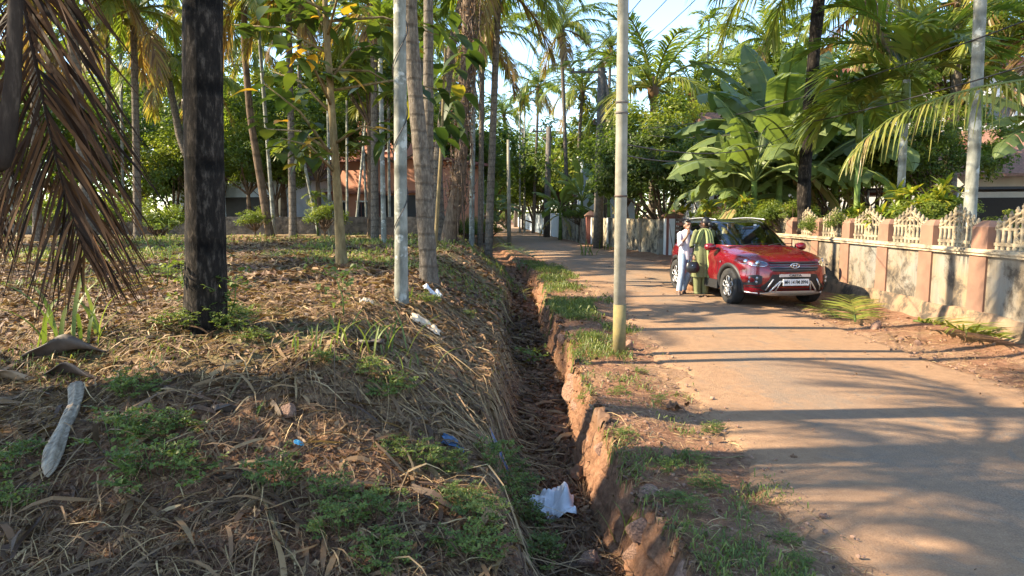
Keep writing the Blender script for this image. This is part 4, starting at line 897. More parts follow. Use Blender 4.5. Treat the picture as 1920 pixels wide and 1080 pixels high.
winbox(None, (0, 0, 0), -.8, 3.6, .9, 1.2, FH, nx); winbox(None, (0, 0, 0), .8, 3.6, .9, 1.2, FH, nx)
# ---- poles
b = gz(1161, 657, .06); b[2] = h1(b[0], b[1]); Y = b[1]
P0 = thing('utility_pole', 'tall tapered concrete pole at the ditch verge in the foreground, lit on its left side', 'utility pole', b)
tp = at(1172, -330, Y) - b
MB().tube([-tp * .04, tp * .35, tp * .7, tp], [.078, .072, .066, .06], 20).build('shaft', CONC, P0)
for f, m_ in ((.315, METAL), (.475, CONCDARK), (.495, CONCDARK)):
    c = tp * f; MB().tube([c - [0, 0, .012], c + [0, 0, .012]], .083 - .012 * f, 20).build('band', m_, P0)
m = MB().tube([(0, 0, -.05), tp * (.62 / tp[2])], [.0815, .0795], 20); m.build('painted_foot', pm('moss_stain', (.26, .20, .07), .9, col2=(.16, .13, .06), scale=7), P0)
def pole(label, px, py, Y, toppx, toppy, r, arms=(), mat=CONCDARK, strut=None, box=True, grp='utility poles down the road'):
    p = at(px, py, Y); base = np.array([p[0], Y, h1(p[0], Y)]); t = thing('utility_pole', label, 'utility pole', base, 0, grp)
    top = at(toppx, toppy, Y) - base; MB().tube([(0, 0, -.2), top], [r, r * .7], 10 if box else 8).build('shaft', mat, t)
    for (a0, a1, yy_) in arms:
        q0 = at(a0, yy_, Y) - base; q1 = at(a1, yy_, Y) - base; m_ = MB(); m_.box((q0 + q1) / 2, (abs(q1[0] - q0[0]), .09, .10)); arm = m_.build('crossarm', mat, t)
        for k in range(3):
            c = q0 + (q1 - q0) * (.08 + .42 * k); MB().lathe([(.02, .05), (.055, .08), (.05, .13), (.07, .16), (.04, .22), (.001, .24)], c, 8).build('insulator', CERAMIC, arm)
    if strut:
        s0 = at(strut[0], strut[1], Y + .4) - base; s0[2] = 0; s1 = at(strut[2], strut[3], Y) - base; MB().tube([s0, s1], [.16, .12], 8).build('strut', mat, t)
    return t, base
p1, b1 = pole('old dark concrete pole with a crossarm and leaning strut beside the stained wall', 1121, 466, 34.5, 1128, 128, .26, [(1070, 1138, 135), (1112, 1136, 232)], strut=(1182, 478, 1132, 140))
p2, b2 = pole('dark pole with crossarms in front of the white wall', 1025, 443, 50, 1029, 238, .26, [(998, 1032, 246), (1018, 1036, 262)])
p3, b3 = pole('dark pole by the white wall, left one of the close pair', 967, 424, 86, 968, 325, .28, [(956, 990, 329)])
p4, b4 = pole('dark pole by the white wall, right one of the close pair', 981, 428, 74, 981, 240, .22, [(966, 992, 333)])
p5, b5 = pole('slim grey pole standing on the left edge of the road beyond the ditch', 955, 462, 36, 953, 262, .11, mat=CONC)
p6, b6 = pole('short thin pole on the left verge near the banana plant', 922, 436, 45, 923, 318, .09, mat=CONC)
# ---- overhead wires
def wire_(label, a, b_, sag=.3, r=.012, name='power_line', n=14):
    a = np.asarray(a, float); b_ = np.asarray(b_, float); t = np.linspace(0, 1, n)[:, None]
    q = a * (1 - t) + b_ * t; q[:, 2] -= (sag * 4 * t * (1 - t))[:, 0]
    o_ = MB().tube(q - a, r, 4).build(name, BLACKM, None, tuple(a)); tag(o_, label, 'cable', 'overhead wires')
A = lambda x, y, Y: at(x, y, Y)
wire_('wire climbing right from the old pole crossarm, left one of three', A(1073, 131, 34.5), A(1345, -180, 9), .25)
wire_('wire climbing right from the old pole crossarm, middle one of three', A(1100, 131, 34.5), A(1420, -190, 9), .3)
wire_('wire climbing right from the old pole crossarm, right one of three', A(1134, 131, 34.5), A(1500, -200, 9), .35)
wire_('wire sagging low across the banana leaves to the right edge', A(1134, 232, 34.5), A(2050, 85, 9), .9)
wire_('wire crossing in front of the house to the upper right', A(1134, 236, 34.5), A(2080, -20, 9), .7)
wire_('thin drop cable running past the dense round tree', A(1165, 290, 8.4), A(1330, 292, 20), .12, .008)
wire_('drop cable from the foreground pole towards the gate pillar', A(1168, 270, 8.4), A(1560, 180, 22), .7, .008)
wire_('wire from the crossarm pole to the next pole, upper one', A(1073, 131, 34.5), A(1000, 243, 50), .5)
wire_('wire from the crossarm pole to the next pole, lower one', A(1113, 228, 34.5), A(1019, 259, 50), .8)
wire_('wire from the white wall pole to the far pair of poles', A(1000, 243, 50), A(968, 327, 84), .6)
wire_('cable dropping steeply over the road from the top edge, left one', A(1022, -60, 20), A(950, 300, 60), .3)
wire_('cable dropping steeply over the road from the top edge, right one', A(1035, -60, 20), A(956, 300, 60), .3)
# ================================================================= CAR
def carpaint():
    m, nt, b = newmat('red_car_paint'); b.inputs['Base Color'].default_value = (.30, .012, .022, 1); b.inputs['Metallic'].default_value = .35
    b.inputs['Roughness'].default_value = .32; b.inputs['Coat Weight'].default_value = 1; b.inputs['Coat Roughness'].default_value = .04
    n = noise(nt, 3, 4); nt.links.new(ramp(nt, n, [(.3, (.17, .005, .011)), (.7, (.205, .007, .015))]), b.inputs['Base Color']); 
    n2 = noise(nt, 2.2, 5); nt.links.new(ramp(nt, n2, [(.4, (.22, .22, .22)), (.7, (.42, .42, .42))]), b.inputs['Roughness']); return m
PAINT = carpaint(); ROOFB = pm('black_roof_paint', (.015, .016, .02), .12, var=0, spec=.8); PLAST = pm('black_plastic', (.018, .018, .019), .55, var=.1, scale=30)
SILVER = pm('silver_trim', (.62, .62, .62), .35, .6, var=.05); CHROME = pm('chrome', (.8, .8, .8), .12, 1.0, var=0); TYRE = pm('tyre_rubber', (.03, .028, .026), .8, var=.2, scale=14)
PLATE = pm('plate_white', (.75, .75, .74), .5, var=.02); INK = pm('plate_ink', (.01, .01, .01), .5, var=0); LAMP = pm('lamp_lens', (.55, .58, .60), .08, .3, var=.3, scale=25); LAMPD = pm('lamp_inner', (.09, .09, .10), .2, .5, var=.1)
SEATM = pm('car_seat_fabric', (.05, .045, .04), .8)
def glassmat(name='car_glass', tint=(.55, .62, .6)):
    m, nt, b = newmat(name); out = nt.nodes['Material Output']; tr = nt.nodes.new('ShaderNodeBsdfTransparent'); tr.inputs[0].default_value = (*tint, 1)
    gl = nt.nodes.new('ShaderNodeBsdfGlossy'); gl.inputs['Roughness'].default_value = .03; fr = nt.nodes.new('ShaderNodeFresnel'); fr.inputs[0].default_value = 1.7
    mx = nt.nodes.new('ShaderNodeMixShader'); nt.links.new(math_(nt, 'ADD', fr.outputs[0], .06, True), mx.inputs[0]); nt.links.new(tr.outputs[0], mx.inputs[1]); nt.links.new(gl.outputs[0], mx.inputs[2])
    nt.links.new(mx.outputs[0], out.inputs[0]); return m
CGLASS = glassmat(tint=(.80, .85, .82))
fw = gz(1372, 571, .02)
CR = .15
CAR = thing('parked_car', 'dark red compact SUV with a black roof parked against the right roadside wall', 'car', (0, 0, .02), CR)
lw = np.array([-.80, -1.30]); Rm = np.array([[math.cos(CR), -math.sin(CR)], [math.sin(CR), math.cos(CR)]])
CAR.location = (fw[0] - (Rm @ lw)[0] + .02, fw[1] - (Rm @ lw)[1] + .12, .02)
# contours: zf,zr, yf, yr, w, exp
CT = [(.22, .24, -1.95, 2.0, .78, 6), (.30, .32, -2.06, 2.10, .845, 5.5), (.42, .44, -2.125, 2.14, .875, 5), (.56, .58, -2.135, 2.14, .885, 5), (.72, .74, -2.12, 2.12, .888, 5),
      (.84, .88, -2.07, 2.10, .88, 4.6), (.925, 1.00, -1.96, 2.07, .855, 4.4), (.985, 1.05, -1.72, 2.05, .80, 4.4), (1.075, 1.085, -.96, 2.02, .765, 4.6),
      (1.10, 1.11, -.90, 2.01, .755, 4.6), (1.30, 1.31, -.56, 1.93, .71, 4.6), (1.50, 1.49, -.20, 1.80, .645, 4.6), (1.56, 1.545, -.04, 1.70, .60, 4.4), (1.592, 1.575, .16, 1.5, .50, 4), (1.607, 1.59, .4, 1.2, .3, 3.5), (1.612, 1.60, .6, 1.0, .08, 3)]
NS = 220
def contour(zf, zr, yf, yr, w_, e):
    th = np.linspace(0, 2 * PI, NS, endpoint=False) - PI / 2            # start at the front centre
    c, s = np.cos(th), np.sin(th)
    # arc-length like parametrisation on the superellipse
    yc = (yf + yr) / 2; D = (yr - yf) / 2
    T = np.linspace(0, 2 * PI, 4001) - PI / 2; X = w_ * np.sign(np.cos(T)) * np.abs(np.cos(T)) ** (2 / e); Y_ = yc + D * np.sign(np.sin(T)) * np.abs(np.sin(T)) ** (2 / e)
    L = np.concatenate([[0], np.cumsum(np.hypot(np.diff(X), np.diff(Y_)))]); t = np.linspace(0, L[-1], NS, endpoint=False)
    x = np.interp(t, L, X); y = np.interp(t, L, Y_); f = np.clip((y - yf) / (yr - yf), 0, 1)
    return np.stack([x, y, zf + (zr - zf) * f], -1)
C0 = np.array([contour(*c) for c in CT]); nC = len(CT); SUB = 6
def crm(Pc, sub):
    out = []; n = len(Pc)
    for i in range(n - 1):
        p0, p1, p2, p3 = Pc[max(i - 1, 0)], Pc[i], Pc[i + 1], Pc[min(i + 2, n - 1)]
        for t in np.arange(sub) / sub: out.append(.5 * (2 * p1 + (p2 - p0) * t + (2 * p0 - 5 * p1 + 4 * p2 - p3) * t * t + (3 * p1 - p0 - 3 * p2 + p3) * t ** 3))
    out.append(Pc[-1]); return np.array(out)
G = crm(C0, SUB)
# bonnet crease and waist line modelling
fx = np.clip((np.abs(G[..., 0]) - .50) / .08, 0, 1)
G[..., 2] += np.where((G[..., 1] < -.95) & (G[..., 2] > .93), .018 * np.exp(-((np.abs(G[..., 0]) - .55) / .09) ** 2), 0)
G[..., 0] *= np.where((G[..., 2] > .45) & (G[..., 2] < .95), 1 + .012 * np.sin((G[..., 2] - .45) / .5 * PI * 3), 1)
rows = np.arange(G.shape[0] - 1)[:, None]; Gi = np.concatenate([G, G[:, :1]], 1)
Fc = (Gi[:-1, :-1] + Gi[1:, :-1] + Gi[1:, 1:] + Gi[:-1, 1:]) / 4
r_ = np.repeat(rows, NS, 1); i9, i11 = 9 * SUB, 11 * SUB + 3
bx, by, bz = Fc[..., 0], Fc[..., 1], Fc[..., 2]
gh = (r_ >= i9) & (r_ < i11)
# face orientation in the greenhouse
nr = np.cross(Gi[:-1, 1:] - Gi[:-1, :-1], Gi[1:, :-1] - Gi[:-1, :-1]); nr = nrm(nr)
sgn = np.sign((nr[..., 0] * bx).sum()); nr = nr * sgn
front = gh & (nr[..., 1] < -.28) & (by < .3) & (np.abs(nr[..., 0]) < .72)
rear = gh & (nr[..., 1] > .3) & (by > 1)
tpar = (by - (-.90 + .72 * (bz - 1.1) / .4))                         # distance behind the raked A pillar line
side = gh & ~front & ~rear & (np.abs(nr[..., 0]) > .5) & (tpar > .09) & (by < 1.72 - .3 * (bz - 1.1)) & (np.abs(by - .27) > .035) & (np.abs(by - 1.22) > .04)
side_rows = (r_ < 11 * SUB + 2); side &= side_rows
wheels = [(-1.30), (1.29)]
arch = np.zeros_like(bx, bool)
for wy in wheels: arch |= (np.hypot(by - wy, bz - .345) < .405) & (np.abs(bx) > .55)
top_ = (r_ >= i11)
pill = gh & ~front & ~rear & ~side
body = ~gh & ~top_ & ~arch
MB().grid(G, closed=True, mask=body & (r_ > 1)).build('body', PAINT, CAR)
MB().grid(G, closed=True, mask=(body & (r_ <= 1))).build('sill', PLAST, CAR)
MB().grid(G, closed=True, mask=top_ | pill).build('roof', ROOFB, CAR)
MB().grid(G, closed=True, mask=front).build('windscreen', CGLASS, CAR)
MB().grid(G, closed=True, mask=rear).build('rear_window', CGLASS, CAR)
MB().grid(G, closed=True, mask=side & (bx > 0)).build('side_windows', CGLASS, CAR)
MB().grid(G, closed=True, mask=side & (bx < 0)).build('side_windows', CGLASS, CAR)
# front surface depth lookup
fm = (G[..., 1] < -1.3) & (G[..., 2] < .99); fp = G[fm]
def fy(x, z):
    e = np.interp(z, [c[0] for c in CT[:8]], [c[5] for c in CT[:8]]); w_ = np.interp(z, [c[0] for c in CT[:8]], [c[4] for c in CT[:8]])
    yf = np.interp(z, [c[0] for c in CT[:8]], [c[2] for c in CT[:8]]); yr = np.interp(z, [c[0] for c in CT[:8]], [c[3] for c in CT[:8]])
    yc = (yf + yr) / 2; D = (yr - yf) / 2; return yc - D * np.maximum(0, 1 - np.clip(np.abs(x) / w_, 0, .9999) ** e) ** (1 / e)
def patch(name, mat, xs, top, bot, off, parent=CAR, mir=False, nz=5, thick=.03):
    """surface patch on the front fascia between curves top(x) and bot(x), proud by off"""
    res = []
    for s in ((1, -1) if mir else (1,)):
        xs_ = np.linspace(xs[0], xs[-1], 22); T_ = np.interp(xs_, xs, top); B_ = np.interp(xs_, xs, bot); u = np.linspace(0, 1, nz)
        X = np.repeat(xs_[:, None], nz, 1); Z = B_[:, None] * (1 - u) + T_[:, None] * u; Y_ = fy(X, Z) - off
        Pp = np.stack([X * s, Y_, Z], -1); m_ = MB().grid(Pp, smooth=True)
        edge = np.concatenate([Pp[:, 0], Pp[-1, 1:], Pp[-2::-1, -1], Pp[0, -2:0:-1]]); back = edge + [0, thick, 0]
        m_.grid(np.stack([edge, back], 1).transpose(1, 0, 2), smooth=False, closed=True)
        res.append(m_.build(name, mat, parent))
    return res
gr_ = patch('grille', PLAST, [-.50, -.44, 0, .44, .50], [.83, .865, .875, .865, .83], [.79, .69, .66, .69, .79], .006)[0]
for z in (.71, .755, .80, .845):
    wz = .47 - .10 * max(0, (.73 - z) / .06); patch('slat', PLAST if z > .84 else pm('slat_grey', (.10, .10, .105), .35, .5), [-wz, 0, wz], [z + .011, z + .014, z + .011], [z - .011, z - .008, z - .011], .022, gr_)
# badge: oval ring with a slanted H
bd = MB(); th = np.linspace(0, 2 * PI, 25); bc = np.array([0, fy(0, .785) - .034, .785])
bd.tube(bc + np.stack([.082 * np.cos(th), 0 * th, .043 * np.sin(th)], -1), .0085, 6, cap=False)
bd.tube([bc + [-.040, 0, -.030], bc + [-.020, 0, .032]], .008, 6); bd.tube([bc + [.020, 0, -.032], bc + [.040, 0, .030]], .008, 6); bd.tube([bc + [-.03, 0, -.004], bc + [0, 0, .007], bc + [.03, 0, .002]], .008, 6)
bd.build('badge', CHROME, gr_)
# headlights
for o_, s in zip(patch('headlight', LAMPD, [.50, .56, .70, .82, .862], [.835, .865, .895, .915, .91], [.80, .765, .775, .80, .84], .008, mir=True), (1, -1)):
    mm = MB()
    for x, z, rr in ((.64, .825, .045), (.76, .845, .05)):
        for t0_, t1_, n_ in ((.012, .030, 12),): mm.lathe([(.001, 0), (rr * .7, .002), (rr, .02)], (s * x, fy(x, z) - .022, z), 14, axis='Y')
    mm.build('reflector', CHROME, o_)
    xs = np.linspace(.51, .85, 14); zt = np.interp(xs, [.50, .56, .70, .82, .862], [.835, .865, .895, .915, .91]) - .006; MB().tube(np.stack([s * xs, fy(xs, zt) - .014, zt], -1), .008, 5).build('light_strip', LAMP, o_)
    zb = np.interp(xs, [.50, .56, .70, .82, .862], [.80, .765, .775, .80, .84]) + .008; MB().tube(np.stack([s * xs, fy(xs, zb) - .014, zb], -1), .009, 5).build('light_strip', CHROME, o_)
    X = np.linspace(.505, .858, 14); u = np.linspace(0, 1, 4); T_ = np.interp(X, [.50, .56, .70, .82, .862], [.835, .865, .895, .915, .91]); B_ = np.interp(X, [.50, .56, .70, .82, .862], [.80, .765, .775, .80, .84])
    Z = B_[:, None] * (1 - u) + T_[:, None] * u; XX_ = np.repeat(X[:, None], 4, 1); MB().grid(np.stack([s * XX_, fy(XX_, Z) - .04, Z], -1)).build('lens', glassmat('clear_lens', (.95, .97, .98)), o_)
# bumper: black lower intake, skid bar
patch('lower_bumper', PLAST, [-.60, -.50, -.44, 0, .44, .50, .60], [.42, .50, .63, .635, .63, .50, .42], [.36, .30, .27, .26, .27, .30, .36], .010)
patch('bumper_lip', PLAST, [.50, .62, .80, .862], [.34, .40, .40, .43], [.22, .235, .27, .29], .006, mir=True)
for o_ in patch('fog_lamp', PLAST, [.60, .66, .80, .83], [.60, .62, .60, .55], [.47, .43, .42, .46], .012, mir=True):
    s = 1 if o_.data.vertices[0].co.x > 0 else -1; mm = MB()
    for x, z in ((.675, .56), (.755, .555), (.675, .49), (.755, .485)): mm.lathe([(.001, 0), (.02, .0), (.028, .008), (.024, .014)], (s * x, fy(x, z) - .028, z), 8, axis='Y')
    mm.build('led', LAMP, o_)
sk = MB()
def strip(pts, wd=.022):
    pts = np.array(pts); X, Z = pts[:, 0], pts[:, 1]; sk.tube(np.stack([X, fy(X, Z) - .03, Z], -1), wd, 6)
xs = np.linspace(-.46, .46, 16); sk2 = MB()
X = np.repeat(np.linspace(-.60, .60, 24)[:, None], 4, 1); tt = np.interp(np.abs(X[:, 0]), [0, .40, .5, .60], [.325, .325, .30, .285]); bb = np.interp(np.abs(X[:, 0]), [0, .36, .5, .60], [.225, .225, .245, .26])
u = np.linspace(0, 1, 4); Z = bb[:, None] * (1 - u) + tt[:, None] * u; sk.grid(np.stack([X, fy(X, Z) - .035 - .02 * np.sin(u * PI), Z], -1))
for s in (-1, 1):
    strip([(s * .46, .30), (s * .42, .36), (s * .30, .50), (s * .18, .51)], .017); strip([(s * .35, .32), (s * .28, .50)], .013)
    strip([(s * .62, .275), (s * .75, .285), (s * .84, .30)], .014); strip([(s * .53, .34), (s * .50, .42), (s * .42, .55)], .012)
sk.build('skid_plate', SILVER, CAR)
patch('trim_bar', SILVER, [-.30, 0, .30], [.635, .64, .635], [.585, .59, .585], .022)
pz = (.435, .545); MB().box((0, fy(0, .49) - .05, .49), (.50, .02, .115)).build('number_plate', PLATE, CAR)
def text(s_, size, loc, parent, mat, name='lettering', sx=1.0):
    c = bpy.data.curves.new(name, 'FONT'); c.body = s_; c.size = size; c.align_x = 'CENTER'; c.align_y = 'CENTER'; c.extrude = .002; c.offset = size * .012
    tmp = bpy.data.objects.new('t', c); COL.objects.link(tmp); dg = bpy.context.evaluated_depsgraph_get(); me = bpy.data.meshes.new_from_object(tmp.evaluated_get(dg)); bpy.data.objects.remove(tmp)
    me.materials.clear(); me.materials.append(mat); o_ = link(name, me, parent, loc); o_.rotation_euler = (PI / 2, 0, 0); o_.scale = (sx, 1, 1); return o_
plate = [c for c in CAR.children if c.name.startswith('number_plate')][0]
text('MH 14 FM 0994', .088, (0, fy(0, .49) - .063, .49), plate, INK, sx=.78)
text('CRETA', .052, (0, fy(0, .61) - .03, .612), CAR, INK, 'model_lettering', 1.5)
# wheels
def wheel(x, y, s):
    t = MB(); R = .345; prof = [(.215, -.10), (.30, -.115), (.333, -.10), (R, -.07), (R, .07), (.333, .10), (.30, .115), (.215, .10)]
    t.lathe(prof, (x, y, R), 36, axis='X'); w_ = t.build('tyre', TYRE, CAR); w_.name = 'wheel'
    d = MB(); sx_ = s
    d.lathe([(.218, -.05), (.218, .112 * 1), (.205, .105), (.20, .06), (.06, .045), (.001, .045)] if s > 0 else [(.218, .05), (.218, -.112), (.205, -.105), (.20, -.06), (.06, -.045), (.001, -.045)], (x, y, R), 30, axis='X')
    d.build('rim', pm('rim_black', (.035, .033, .032), .35, .6), w_)
    sp = MB()
    for k in range(5):
        a = k * 2 * PI / 5 + .3; rad = np.array([0, math.cos(a), math.sin(a)]); tan = np.array([0, -math.sin(a), math.cos(a)]); xx = np.array([x + s * .10, y, R])
        loop = [rad * .06 + tan * .012, rad * .10 + tan * .045, rad * .17 + tan * .05, rad * .195 + tan * .02, rad * .195 - tan * .02, rad * .17 - tan * .05, rad * .10 - tan * .045, rad * .06 - tan * .012, rad * .06 + tan * .012]
        sp.tube([xx + q for q in loop], .010, 5)
    sp.lathe([(.001, .0), (.04, 0), (.045, -.03 * s)], (x + s * .105, y, R), 14, axis='X'); sp.build('spokes', SILVER, w_)
for wy in wheels:
    for s in (-1, 1):
        wheel(s * .775, wy, s)
        th = np.linspace(-.18, PI + .18, 30); cs, sn = np.cos(th), np.sin(th)
        rings = []
        for rr, off in ((.365, -.06), (.375, .012), (.445, .016), (.455, -.01)):
            Yc, Zc = wy + rr * cs, .345 + rr * sn
            wloc = np.interp(Zc, [c[0] for c in CT[:8]], [c[4] for c in CT[:8]]); 
            e_ = 5; yc_, D_ = 0.0, 2.13; xw = wloc * np.maximum(0, 1 - np.clip(np.abs(Yc) / D_, 0, .999) ** e_) ** (1 / e_)
            rings.append(np.stack([s * (xw + off), Yc, np.maximum(Zc, .18)], -1))
        MB().grid(np.array(rings)).build('wheel_arch', PLAST, CAR)
        # dark inner arch
        MB().grid(np.array([[(s * xx, wy + .40 * c_, .345 + .40 * s_) for c_, s_ in zip(cs, sn)] for xx in (.45, .86)])).build('arch_liner', PLAST, CAR)
MB().box((0, 0, .30), (1.2, 3.7, .16)).build('underbody', PLAST, CAR)
for s in (-1, 1): MB().box((s * .868, 0, .34), (.05, 1.75, .17)).build('door_cladding', PLAST, CAR)
# door seams, handles
for s in (-1, 1):
    dm = MB()
    for yy_ in (-.86, .27, 1.20):
        z_ = np.linspace(.42, 1.06, 8); wl = np.interp(z_, [c[0] for c in CT[:9]], [c[4] for c in CT[:9]]) + .004; wl *= 1 + np.where((z_ > .45) & (z_ < .95), .012 * np.sin((z_ - .45) / .5 * PI * 3), 0)
        dm.tube(np.stack([s * (wl - .002), yy_ + 0 * z_, z_], -1), .0045, 4)
    dm.build('door_seam', INK, CAR)
    for yy_ in (.10, 1.02): MB().box((s * .905, yy_, .90), (.03, .17, .03)).build('door_handle', CHROME, CAR)
    mi = MB(); th = np.linspace(0, 2 * PI, 14, endpoint=False)
    Pm = [np.stack([s * (x_ + 0 * th), -.70 + yo + ry * np.cos(th), 1.065 + rz_ * np.sin(th)], -1) for x_, ry, rz_, yo in ((.86, .03, .04, .02), (.90, .07, .065, .01), (.98, .085, .08, 0), (1.05, .07, .07, .01), (1.085, .03, .03, .02), (1.086, .002, .002, .02))]
    mi.grid(np.array(Pm), closed=True); mir = mi.build('wing_mirror', PAINT, CAR)
    MB().box((s * .98, -.608, 1.065), (.15, .01, .11)).build('mirror_glass', CHROME, mir); MB().box((s * .84, -.69, 1.035), (.10, .05, .04)).build('stalk', PLAST, mir)
    MB().lathe([(.001, .0), (.018, 0), (.02, -.01)], (s * .893, -1.0, .80), 10, axis='X').build('side_repeater', LAMP, CAR)
    zc = np.linspace(0, 1, 12); MB().tube(np.stack([s * (.545 - .03 * zc), .0 + 1.45 * zc, 1.60 + .03 * np.sin(zc * PI)], -1), .013, 6).build('roof_rail', SILVER, CAR)
# interior
MB().box((0, -.72, 1.02), (1.35, .40, .12)).box((0, .3, .62), (1.4, 2.6, .3)).build('dashboard', PLAST, CAR)
for s in (-.36, .36):
    st = MB(); Rr = np.array(Matrix.Rotation(-.25, 3, 'X')); st.box((s, .28, 1.0), (.48, .14, .58), R=Rr); st.box((s, .40, 1.36), (.24, .09, .16), R=Rr); st.box((s, .02, .78), (.48, .5, .14)); st.build('seat', SEATM, CAR)
MB().box((0, 1.2, 1.0), (1.25, .15, .5)).build('rear_seat', SEATM, CAR)
th = np.linspace(0, 2 * PI, 22); MB().tube(np.stack([-.36 + .17 * np.cos(th), -.36 + .06 * np.sin(th), 1.06 + .16 * np.sin(th)], -1), .013, 6, cap=False).build('steering_wheel', PLAST, CAR)
MB().box((0, -.34, 1.42), (.22, .03, .06)).build('rear_view_mirror', PLAST, CAR)
for k, s in enumerate((-.42, .12)): 
    p0 = np.array([s, -.955, 1.10]); MB().tube([p0, p0 + [.25, .04, .035], p0 + [.52, .02, .03]], .008, 5).build('wiper', PLAST, CAR)
MB().box((.2, -.245, 1.49), (.06, .004, .03)).build('sticker', PLATE, CAR)
# ================================================================= PEOPLE
def skin_body(name, nodes, edges, mat, parent, vox=.009, extra=None, sub=2, smooth_it=3):
    """continuous body: skin over a joint skeleton, united with head details and remeshed"""
    me = bpy.data.meshes.new(name); me.from_pydata([n[0] for n in nodes], edges, []); o_ = bpy.data.objects.new('tmp', me); COL.objects.link(o_)
    md = o_.modifiers.new('s', 'SKIN'); md.use_smooth_shade = True
    for i, n in enumerate(nodes):
        r = n[1]; me.skin_vertices[0].data[i].radius = (r, r) if np.isscalar(r) else r
    me.skin_vertices[0].data[0].use_root = True
    o_.modifiers.new('d', 'SUBSURF').levels = sub
    dg = bpy.context.evaluated_depsgraph_get(); dg.update(); m2 = bpy.data.meshes.new_from_object(o_.evaluated_get(dg)); bpy.data.objects.remove(o_)
    bm = bmesh.new(); bm.from_mesh(m2)
    if extra:
        for mb in extra:
            t_ = mb.mesh('x', []); bm.from_mesh(t_)
    bm.to_mesh(m2); bm.free(); o2 = bpy.data.objects.new('tmp', m2); COL.objects.link(o2)
    rm = o2.modifiers.new('r', 'REMESH'); rm.mode = 'VOXEL'; rm.voxel_size = vox; rm.use_smooth_shade = True
    sm = o2.modifiers.new('m', 'SMOOTH'); sm.iterations = smooth_it; sm.factor = .5
    dg = bpy.context.evaluated_depsgraph_get(); dg.update(); m3 = bpy.data.meshes.new_from_object(o2.evaluated_get(dg)); bpy.data.objects.remove(o2)
    for p in m3.polygons: p.use_smooth = True
    m3.materials.clear(); m3.materials.append(mat); return link(name, m3, parent)
SKINM = pm('skin', (.25, .125, .075), .5, var=.06, scale=30); HAIR = pm('black_hair', (.012, .010, .010), .45, var=.1, scale=40)
def ell(c, r, n=14, R=None, k=9):
    ph = np.linspace(-PI / 2, PI / 2, k); prof = np.stack([np.maximum(np.cos(ph), .001), np.sin(ph)], -1); m_ = MB(); th = np.arange(n) * 2 * PI / n
    P = np.stack([prof[:, None, 0] * np.cos(th), prof[:, None, 0] * np.sin(th), np.repeat(prof[:, 1:2], n, 1)], -1) * np.asarray(r)
    if R is not None: P = P @ np.asarray(R).T
    m_.grid(P + np.asarray(c), closed=True)
    for e in (0, k - 1): m_.F.append(np.array([list(range(e * n, e * n + n))[::(1 if e else -1)]])); m_.M.append(np.array([0])); m_.S.append(np.array([True]))
    return m_
def head(c, yaw, tilt=0):
    """face looks towards local -Y before yaw"""
    R = np.array(Matrix.Rotation(yaw, 3, 'Z') @ Matrix.Rotation(tilt, 3, 'X')); q = lambda v: np.asarray(c) + R @ np.array(v)
    parts = [ell(q((0, .01, .02)), (.075, .095, .105), R=R), ell(q((0, -.03, -.055)), (.052, .062, .058), R=R), ell(q((0, -.095, -.012)), (.013, .018, .028), R=R), ell(q((0, -.105, -.028)), (.017, .014, .012), R=R),
             ell(q((0, -.088, -.058)), (.024, .010, .008), R=R), ell(q((0, -.082, -.09)), (.022, .016, .016), R=R), ell(q((-.03, -.082, .03)), (.026, .012, .008), R=R), ell(q((.03, -.082, .03)), (.026, .012, .008), R=R),
             ell(q((-.078, .012, -.01)), (.010, .022, .032), R=R), ell(q((.078, .012, -.01)), (.010, .022, .032), R=R)]
    return parts, q, R
def eyes(q, R, parent):
    m_ = MB()
    for s in (-1, 1):
        e = ell(q((s * .03, -.083, .008)), (.013, .008, .007), 8, R); m_.add(e.V[0], e.F[0]) if 0 else None
    for s in (-1, 1):
        e = ell(q((s * .03, -.086, .008)), (.012, .007, .006), 8, R); V = np.concatenate(e.V); m_.add(V, [f for f in e.F[0]] and e.F[0])
    m_.build('eyes', INK, parent)
def hand(wrist, d, palm_n, curl=.6, s=1.0):
    """nodes for a palm, four fingers and a thumb"""
    d = nrm(np.array(d, float)); n = nrm(np.array(palm_n, float)); sd = np.cross(d, n); ms = []
    w_ = np.array(wrist, float); pc = w_ + d * .045 * s
    ms.append(ell(pc, (.036 * s, .05 * s, .017 * s), 10, np.stack([sd, d, n], -1)))
    for k, (o_, L) in enumerate(((-.027, .062), (-.009, .074), (.009, .070), (.026, .056))):
        b_ = w_ + d * .082 * s + sd * o_ * s; p1_ = b_ + (d * math.cos(curl * .5) + n * math.sin(curl * .5)) * L * .45 * s; p2_ = p1_ + (d * math.cos(curl * 1.3) + n * math.sin(curl * 1.3)) * L * .32 * s; p3_ = p2_ + (d * math.cos(curl * 2) + n * math.sin(curl * 2)) * L * .23 * s
        ms.append(MB().tube([b_ - d * .02, b_, p1_, p2_, p3_], [.0095, .0095, .009, .008, .006], 8))
    tb = w_ + d * .03 * s - sd * .03 * s; ms.append(MB().tube([tb + sd * .01, tb - sd * .012 + d * .018, tb - sd * .018 + d * .045 + n * .012], [.012, .0105, .008], 8))
    return ms
